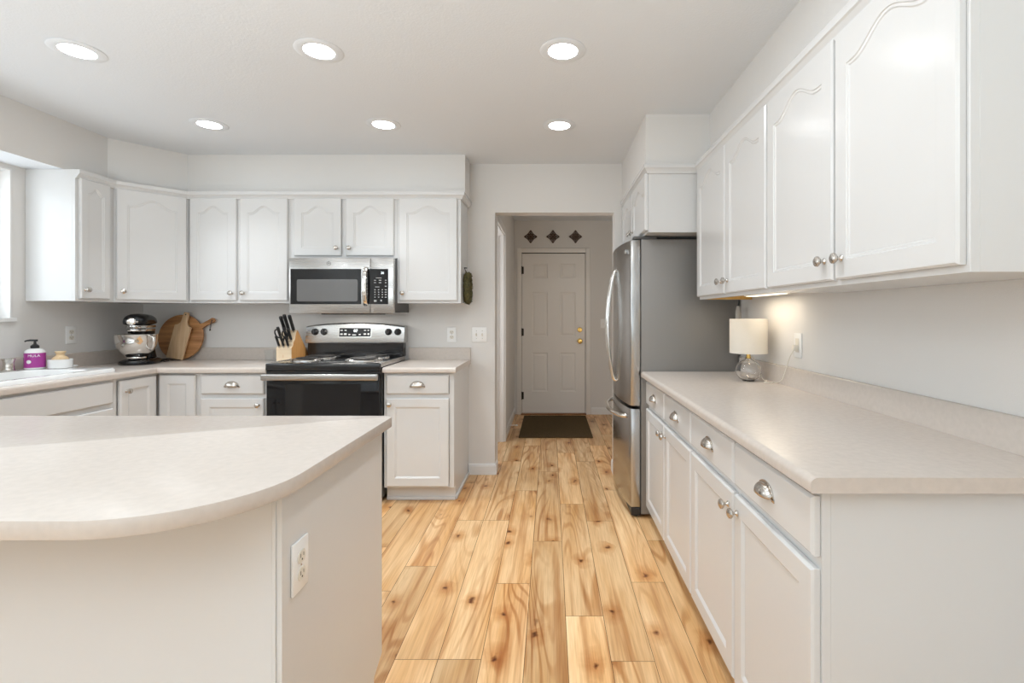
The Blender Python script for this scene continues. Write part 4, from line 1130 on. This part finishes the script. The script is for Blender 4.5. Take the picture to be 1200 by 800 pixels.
def hoop(z0, z1, k):
    bm = nb(); A = superloop(0, 0.05, 0.069 * k, 0.168 * k, 0, 48, 2.3)[0]
    loops(bm, [(A, z0), ([(x * 1.03, 0.05 + (y - 0.05) * 1.012) for x, y in A], (z0 + z1) / 2), (A, z1)], cap0=True); return bm
bd = build('trim_band', hoop(0.256, 0.273, 1.0), M['chrome'], hd, smooth=50)
bm = text_front('KitchenAid', 0.0165, (0, -0.1225, 0.2645), 0.0006); build('band_lettering', bm, M['black_matte'], bd, smooth=0)
build('trim_band', hoop(0.232, 0.247, 0.96), M['chrome'], hd, smooth=50)
bm = nb(); lathe(bm, [(0, 0.212), (0.042, 0.212), (0.048, 0.222), (0.050, 0.232), (0.050, 0.252), (0, 0.252)], (0, -0.045, 0), seg=32); build('beater_collar', bm, M['mixer'], hd)
# bowl
bm = nb(); lathe(bm, [(0, 0.040), (0.052, 0.040), (0.056, 0.046), (0.054, 0.054), (0.070, 0.068), (0.095, 0.095), (0.112, 0.13), (0.119, 0.165), (0.121, 0.205), (0.124, 0.209), (0.1225, 0.212), (0.119, 0.209), (0.116, 0.165), (0.109, 0.132), (0.092, 0.098), (0.068, 0.072), (0, 0.060)], (0, -0.045, 0), seg=56)
bw = build('bowl', bm, M['chrome'], t, smooth=50)
bm = nb(); a = R(-38); dx, dy = math.cos(a), math.sin(a)
hpts = [(0.118, 0.198), (0.140, 0.200), (0.156, 0.190), (0.158, 0.165), (0.150, 0.130), (0.140, 0.112), (0.126, 0.108), (0.106, 0.115)]
tube(bm, [(r_ * dx, -0.045 + r_ * dy, z) for r_, z in hpts], 0.0085, seg=10); build('handle', bm, M['chrome'], bw)
bm = nb(); tube(bm, [(0.04, 0.20, 0.012), (0.10, 0.245, 0.008), (0.12, 0.20, 0.006), (0.135, 0.14, 0.006), (0.125, 0.10, 0.006), (0.10, 0.14, 0.012), (0.08, 0.18, 0.012)], 0.006, seg=8); build('power_cord', bm, M['black_matte'], t)

# ------------------------------------------------------------------ cutting boards
tl = R(-6.5)    # lean back toward the wall
# round board with handle
t = thing('cutting_board', 'round dark wood cutting board with handle leaning on the wall', 'cutting board', (-2.868, 3.816, CT + 0.004))
rb, ha = 0.174, R(29)
pts = []
a0 = math.asin(0.021 / rb)
for k in range(61):
    a = ha + a0 + (2 * math.pi - 2 * a0) * k / 60; pts.append((rb * math.cos(a), rb * math.sin(a)))
def along(l, w_): return (l * math.cos(ha) - w_ * math.sin(ha), l * math.sin(ha) + w_ * math.cos(ha))
hpt = [along(0.195, -0.016), along(0.25, -0.0165)] + [along(0.268 + 0.020 * math.cos(b), 0.020 * math.sin(b)) for b in [R(-75 + 15 * k) for k in range(11)]] + [along(0.25, 0.0165), along(0.195, 0.016)]
pts = pts + hpt
bm = nb(); prism(bm, [(u, v + rb) for u, v in pts], XZ, 0, 0.018, 0.003, 2); build('board', bm, M['board_dark'], t, rot=(tl, 0, 0))
hx, hz = along(0.268, 0); 
bm = nb(); lathe(bm, [(0, 0), (0.005, 0), (0.005, 0.0006), (0, 0.0006)], (hx, 0, hz + rb), (0, -1, 0), seg=16); build('hanging_hole', bm, M['bronze'], t, rot=(tl, 0, 0))
bm = nb(); tube(bm, [(hx, -0.002, hz + rb + 0.002), (hx - 0.004, -0.008, hz + rb - 0.03), (hx - 0.006, -0.008, hz + rb - 0.062), (hx - 0.004, -0.010, hz + rb - 0.085), (hx + 0.000, -0.008, hz + rb - 0.062), (hx + 0.004, -0.008, hz + rb - 0.03), (hx + 0.001, -0.002, hz + rb + 0.002)], 0.0016, seg=6)
lathe(bm, [(0, 0), (0.005, 0.003), (0.006, 0.008), (0.003, 0.013), (0, 0.014)], (hx - 0.003, -0.008, hz + rb - 0.082), seg=12); build('leather_loop', bm, M['black_matte'], t, rot=(tl, 0, 0))
# paddle board in front
t = thing('cutting_board', 'pale rectangular paddle board leaning on the round board', 'cutting board', (-2.877, 3.780, CT + 0.003))
w2 = 0.064
pts = [(-w2, 0), (w2, 0), (w2, 0.255)] + [(w2 - 0.042 * math.sin(R(90 * k / 6)), 0.255 + 0.045 * (1 - math.cos(R(90 * k / 6)))) for k in range(1, 7)] + [(0.020, 0.350), (0.016, 0.362), (-0.016, 0.362), (-0.020, 0.350)] + [(-w2 + 0.042 * math.sin(R(90 * k / 6)), 0.255 + 0.045 * (1 - math.cos(R(90 * k / 6)))) for k in range(6, 0, -1)] + [(-w2, 0.255)]
th_ = R(-10.5)
ptr = [(u * math.cos(th_) - v * math.sin(th_), u * math.sin(th_) + v * math.cos(th_)) for u, v in pts]
mz = min(v for u, v in ptr)
bm = nb(); prism(bm, [(u, v - mz) for u, v in ptr], XZ, 0, 0.016, 0.0025, 2); build('board', bm, M['board_light'], t, rot=(tl, 0, 0))
bm = nb(); lathe(bm, [(0, 0), (0.005, 0), (0.005, 0.0006), (0, 0.0006)], (0.344 * math.sin(-th_), 0, 0.344 * math.cos(th_) - mz), (0, -1, 0), seg=16); build('hanging_hole', bm, M['bronze'], t, rot=(tl, 0, 0))

# ------------------------------------------------------------------ knife block and knives
KX0, KX1 = -1.995, -1.884
t = thing('knife_block', 'slanted wooden knife block beside the range', 'knife block', ((KX0 + KX1) / 2, 3.72, CT))
side = [(3.600, CT + 0.0005), (3.850, CT + 0.0005), (3.850, 0.955), (3.690, 1.142), (3.664, 1.120), (3.650, 1.073), (3.628, 1.053), (3.622, 1.030), (3.600, 1.012)]
bm = nb(); fs = prism(bm, side, YZ, KX0, KX1, 0.0015, 1)
for f in bm.faces:
    f.normal_update()
    if f.normal.y < -0.3: f.material_index = 1
build('block', bm, [M['block'], M['block_end']], t, world=True, smooth=0)
bm = text_front('J', 0.022, ((KX0 + KX1) / 2 - 0.004, 3.5992, 0.955), 0.0003); build('front_mark', bm, M['block'], t, world=True, smooth=0)
kd = Vector((0, -0.50, 0.866)).normalized()
def knife(label, base, L_, w_=0.013, th=0.009, group=None):
    k = thing('knife', label, 'knife', base)
    q = Vector((0, 0, 1)).rotation_difference(kd).to_matrix().to_4x4()
    bm = nb(); n_ = 10; prev = []
    pr = [(0, .8), (.06, .85), (.2, 1.0), (.45, .88), (.7, .95), (.88, 1.12), (.97, 1.0), (1.0, .6)]
    lp = []
    for s, g in pr:
        lp.append(([(th * math.cos(2 * math.pi * j / 14), w_ * g * math.sin(2 * math.pi * j / 14)) for j in range(14)], s * L_ + 0.008))
    loops(bm, lp, cap0=True); bm.transform(q); h = build('handle', bm, M['black_matte'], k, smooth=60)
    bm = nb(); box(bm, -0.004, 0.004, -0.009, 0.009, -0.012, 0.0079, 0.001, 1); bm.transform(q); build('bolster', bm, M['nickel'], k)
    bm = nb()
    for s in (.25, .5, .75):
        for sg in (-1, 1): lathe(bm, [(0, 0), (0.0022, 0), (0.0022, 0.0005), (0, 0.0005)], (sg * (th - 0.0003), 0, s * L_ + 0.008), (sg, 0, 0), seg=10)
    bm.transform(q); build('rivets', bm, M['nickel'], h, smooth=0)
    return k
zb = lambda y: 1.012 + (y - 3.600) / 0.022 * 0.018
for i, x in enumerate((-1.975, -1.942, -1.908)):
    knife(['black steak knife in the lowest row, farthest from the range', 'black steak knife in the middle of the lowest row', 'black steak knife in the lowest row, nearest the range'][i], (x, 3.606, 1.022), 0.082, 0.0105, 0.0078)
for i, (x, L_) in enumerate(((-1.972, 0.105), (-1.930, 0.10), (-1.902, 0.095))):
    knife(['black handled knife in the middle row behind the scissors', 'black handled knife in the middle row beside the scissors', 'black handled knife in the middle row on the range side'][i], (x, 3.634, 1.066), L_)
for i, (x, L_) in enumerate(((-1.968, 0.115), (-1.938, 0.13), (-1.902, 0.125))):
    knife(['big black handled knife in the top row, farthest from the range', 'longest black handled knife in the middle of the top row', 'big black handled knife in the top row, nearest the range'][i], (x, 3.670, 1.134), L_, 0.0155, 0.0105)
t = thing('kitchen_scissors', 'black handled scissors standing in the knife block', 'scissors', (-1.952, 3.630, 1.066))
q = Vector((0, 0, 1)).rotation_difference(kd).to_matrix().to_4x4()
for sgn, (cx, cz, a1, a2) in ((-1, (-0.024, 0.066, 0.019, 0.034)), (1, (0.026, 0.058, 0.018, 0.030))):
    bm = nb(); tube(bm, [(cx + a1 * math.cos(2 * math.pi * k / 24), -0.012, cz + a2 * math.sin(2 * math.pi * k / 24)) for k in range(24)], 0.0048, seg=8, closed=True)
    tube(bm, [(-sgn * 0.003, -0.012, 0.0), (cx * 0.5, -0.012, cz - a2 + 0.004)], 0.0058, seg=8); bm.transform(q); build('finger_loop', bm, M['black_matte'], t)
bm = nb(); box(bm, -0.007, 0.007, -0.015, -0.009, -0.004, 0.012, 0.001, 1); bm.transform(q); build('blades', bm, M['chrome'], t)
# clear plastic container beside block
t = thing('clear_container', 'small clear plastic container left of the knife block', 'container', (-2.105, 3.74, CT + 0.0006))
bm = nb()
loops(bm, [(rrect(-0.030, 0.030, -0.045, 0.045, 0.012), 0.0), (rrect(-0.034, 0.034, -0.049, 0.049, 0.012), 0.075), (rrect(-0.0325, 0.0325, -0.0475, 0.0475, 0.011), 0.075), (rrect(-0.0285, 0.0285, -0.0435, 0.0435, 0.011), 0.003)], cap0=True)
build('box', bm, M['clear_plastic'], t, smooth=0)
bm = nb(); loops(bm, [(rrect(-0.036, 0.036, -0.051, 0.051, 0.013), 0.0753), (rrect(-0.036, 0.036, -0.051, 0.051, 0.013), 0.083), (rrect(-0.030, 0.030, -0.045, 0.045, 0.012), 0.087)], cap0=True); build('lid', bm, M['clear_plastic'], t, smooth=0)

# ------------------------------------------------------------------ wreath on the cabinet side
t = thing('wreath', 'small olive green dried wreath hanging on the cabinet side', 'wreath', (-0.622, 3.735, 1.455))
bm = nb(); rnd = random.Random(3)
pts, rad = [], []
NR = 44
for k in range(NR):
    a = 2 * math.pi * k / NR; pts.append((0, 0.062 * math.cos(a), 0.098 * math.sin(a))); rad.append(0.024)
tube(bm, pts, rad, seg=12, closed=True)
for v in bm.verts: v.co += Vector((rnd.uniform(-1, 1), rnd.uniform(-1, 1), rnd.uniform(-1, 1))) * 0.003
for i in range(420):
    a = rnd.uniform(0, 2 * math.pi); b = rnd.uniform(0, 2 * math.pi)
    c = Vector((0, 0.062 * math.cos(a), 0.098 * math.sin(a))); rdir = Vector((0, math.cos(a), math.sin(a))); nn = (Vector((1, 0, 0)) * math.cos(b) + rdir * math.sin(b))
    p = c + nn * 0.022; tn = Vector((rnd.uniform(-1, 1), rnd.uniform(-1, 1), rnd.uniform(-1, 1))).cross(nn).normalized(); up = (nn + tn * 0.6).normalized()
    l_, w_ = rnd.uniform(0.008, 0.014), 0.003; sd = up.cross(tn).normalized()
    bm.faces.new([bm.verts.new(x) for x in (p - sd * w_, p + sd * w_, p + up * l_ * 0.6 + sd * w_ * 0.7, p + up * l_, p + up * l_ * 0.6 - sd * w_ * 0.7)])
for v in bm.verts:
    if v.co.x < -0.0255: v.co.x = -0.0255
build('foliage_ring', bm, M['leaf'], t, smooth=0)
bm = nb(); tube(bm, [(-0.010, 0, 0.115), (-0.020, -0.008, 0.135), (-0.0245, 0, 0.150), (-0.020, 0.008, 0.135), (-0.010, 0, 0.115)], 0.002, seg=6)
lathe(bm, [(0, 0), (0.007, 0), (0.005, 0.004), (0.003, 0.014), (0.006, 0.018), (0, 0.02)], (-0.0268, 0, 0.152), (1, 0, 0), seg=12); build('hook', bm, M['bronze'], t)

# ------------------------------------------------------------------ hall things
bm = nb(); prism(bm, rrect(-0.325, 0.435, 5.035, 6.12, 0.01, 3), XY, 0.0005, 0.011, 0.003, 1)
tag(build('door_mat', bm, M['mat'], smooth=30), 'brown woven door mat in front of the hall door', 'door mat')
t = thing('door_stop', 'white spring door stop on the hall baseboard', 'door stop', (HX + 0.0135, 5.38, 0.055))
bm = nb(); lathe(bm, [(0, 0), (0.010, 0), (0.009, 0.006), (0.005, 0.010), (0.005, 0.070), (0, 0.070)], (0, 0, 0), (1, 0, 0), seg=14); build('spring', bm, M['trim'], t)
bm = nb(); lathe(bm, [(0, 0.0702), (0.008, 0.0702), (0.008, 0.086), (0.005, 0.089), (0, 0.089)], (0, 0, 0), (1, 0, 0), seg=14); build('rubber_tip', bm, M['plate'], t)
def medallion():
    bm = nb(); P4 = 0.078
    for k in range(4):
        a = R(90 * k)
        def rot(x, z): return (x * math.cos(a) - z * math.sin(a), x * math.sin(a) + z * math.cos(a))
        # lobed petal outline
        loop = [(0.004, 0.006), (0.030, 0.022), (0.031, 0.036), (0.018, 0.052), (0.004, 0.074), (0.0, P4), (-0.004, 0.074), (-0.018, 0.052), (-0.031, 0.036), (-0.030, 0.022), (-0.004, 0.006)]
        pts = [(*(lambda r: (r[0], -0.007, r[1]))(rot(x, z)),) for x, z in loop]
        tube(bm, pts, 0.0062, seg=6, closed=True)
        l2 = [(0, 0.018), (0.012, 0.034), (0, 0.056), (-0.012, 0.034)]
        tube(bm, [(*(lambda r: (r[0], -0.006, r[1]))(rot(x, z)),) for x, z in l2], 0.005, seg=6, closed=True)
        r0, r1 = rot(0, 0.0), rot(0, 0.072); tube(bm, [(r0[0], -0.006, r0[1]), (r1[0], -0.006, r1[1])], 0.0045, seg=6)
        s0, s1 = rot(-0.028, 0.030), rot(0.028, 0.030); tube(bm, [(s0[0], -0.006, s0[1]), (s1[0], -0.006, s1[1])], 0.0045, seg=6)
    lathe(bm, [(0, 0), (0.016, 0), (0.014, 0.008), (0.006, 0.013), (0, 0.014)], (0, -0.004, 0), (0, -1, 0), seg=16)
    return build('wall_medallion', bm, M['medallion'])
md0 = medallion(); md0.location = (-0.249, YH - 0.001, 2.238)
tag(md0, 'cross-shaped iron wall ornament above the door, on the hinge side', 'wall ornament', 'iron ornaments above the hall door')
for x, lab in ((0.032, 'middle of three cross-shaped iron ornaments above the door'), (0.316, 'cross-shaped iron wall ornament above the door, on the knob side')):
    o = md0.copy(); C.objects.link(o); o.location = (x, YH - 0.001, 2.238); o['label'] = lab

# ------------------------------------------------------------------ recessed ceiling lights
def downlight(x, y, label, first=None):
    if first is None:
        t = thing('recessed_light', label, 'ceiling light', (x, y, H), 0, 'recessed ceiling lights')
        bm = nb(); lathe(bm, [(0.072, -0.0003), (0.103, -0.0003), (0.104, -0.002), (0.098, -0.0045), (0.078, -0.0055), (0.069, -0.0055), (0.066, -0.0045), (0.066, -0.0003), (0.072, -0.0003)], seg=48); build('trim_ring', bm, M['ceiling'], t)
        bm = nb(); lathe(bm, [(0, -0.0035), (0.050, -0.0033), (0.0655, -0.0028), (0.0655, -0.0006), (0, -0.0006)], seg=48); build('lens', bm, M['lens'], t)
    else: t = copy_thing(first, (x, y, H), None, label)
    d = bpy.data.lights.new('downlight_lamp', 'AREA'); d.shape = 'DISK'; d.size = 0.12; d.energy = DOWNLIGHT_POWER; d.color = (0.92, 0.965, 1.0); d.spread = R(95)
    o = bpy.data.objects.new('downlight_lamp', d); C.objects.link(o); o.location = (x, y, H - 0.0135)
    return t
LX = (-2.126, -1.040, 0.056)
dl = downlight(LX[0], 2.225, 'recessed ceiling light in the front row, on the sink window side')
downlight(LX[1], 2.225, 'recessed ceiling light in the middle of the front row', dl)
downlight(LX[2], 2.225, 'recessed ceiling light in the front row, over the aisle floor', dl)
downlight(LX[0], 3.085, 'recessed ceiling light in the rear row, nearest the corner cabinet', dl)
downlight(LX[1], 3.085, 'recessed ceiling light in the rear row, in front of the range', dl)
downlight(LX[2], 3.100, 'recessed ceiling light in the rear row, nearest the hall doorway', dl)
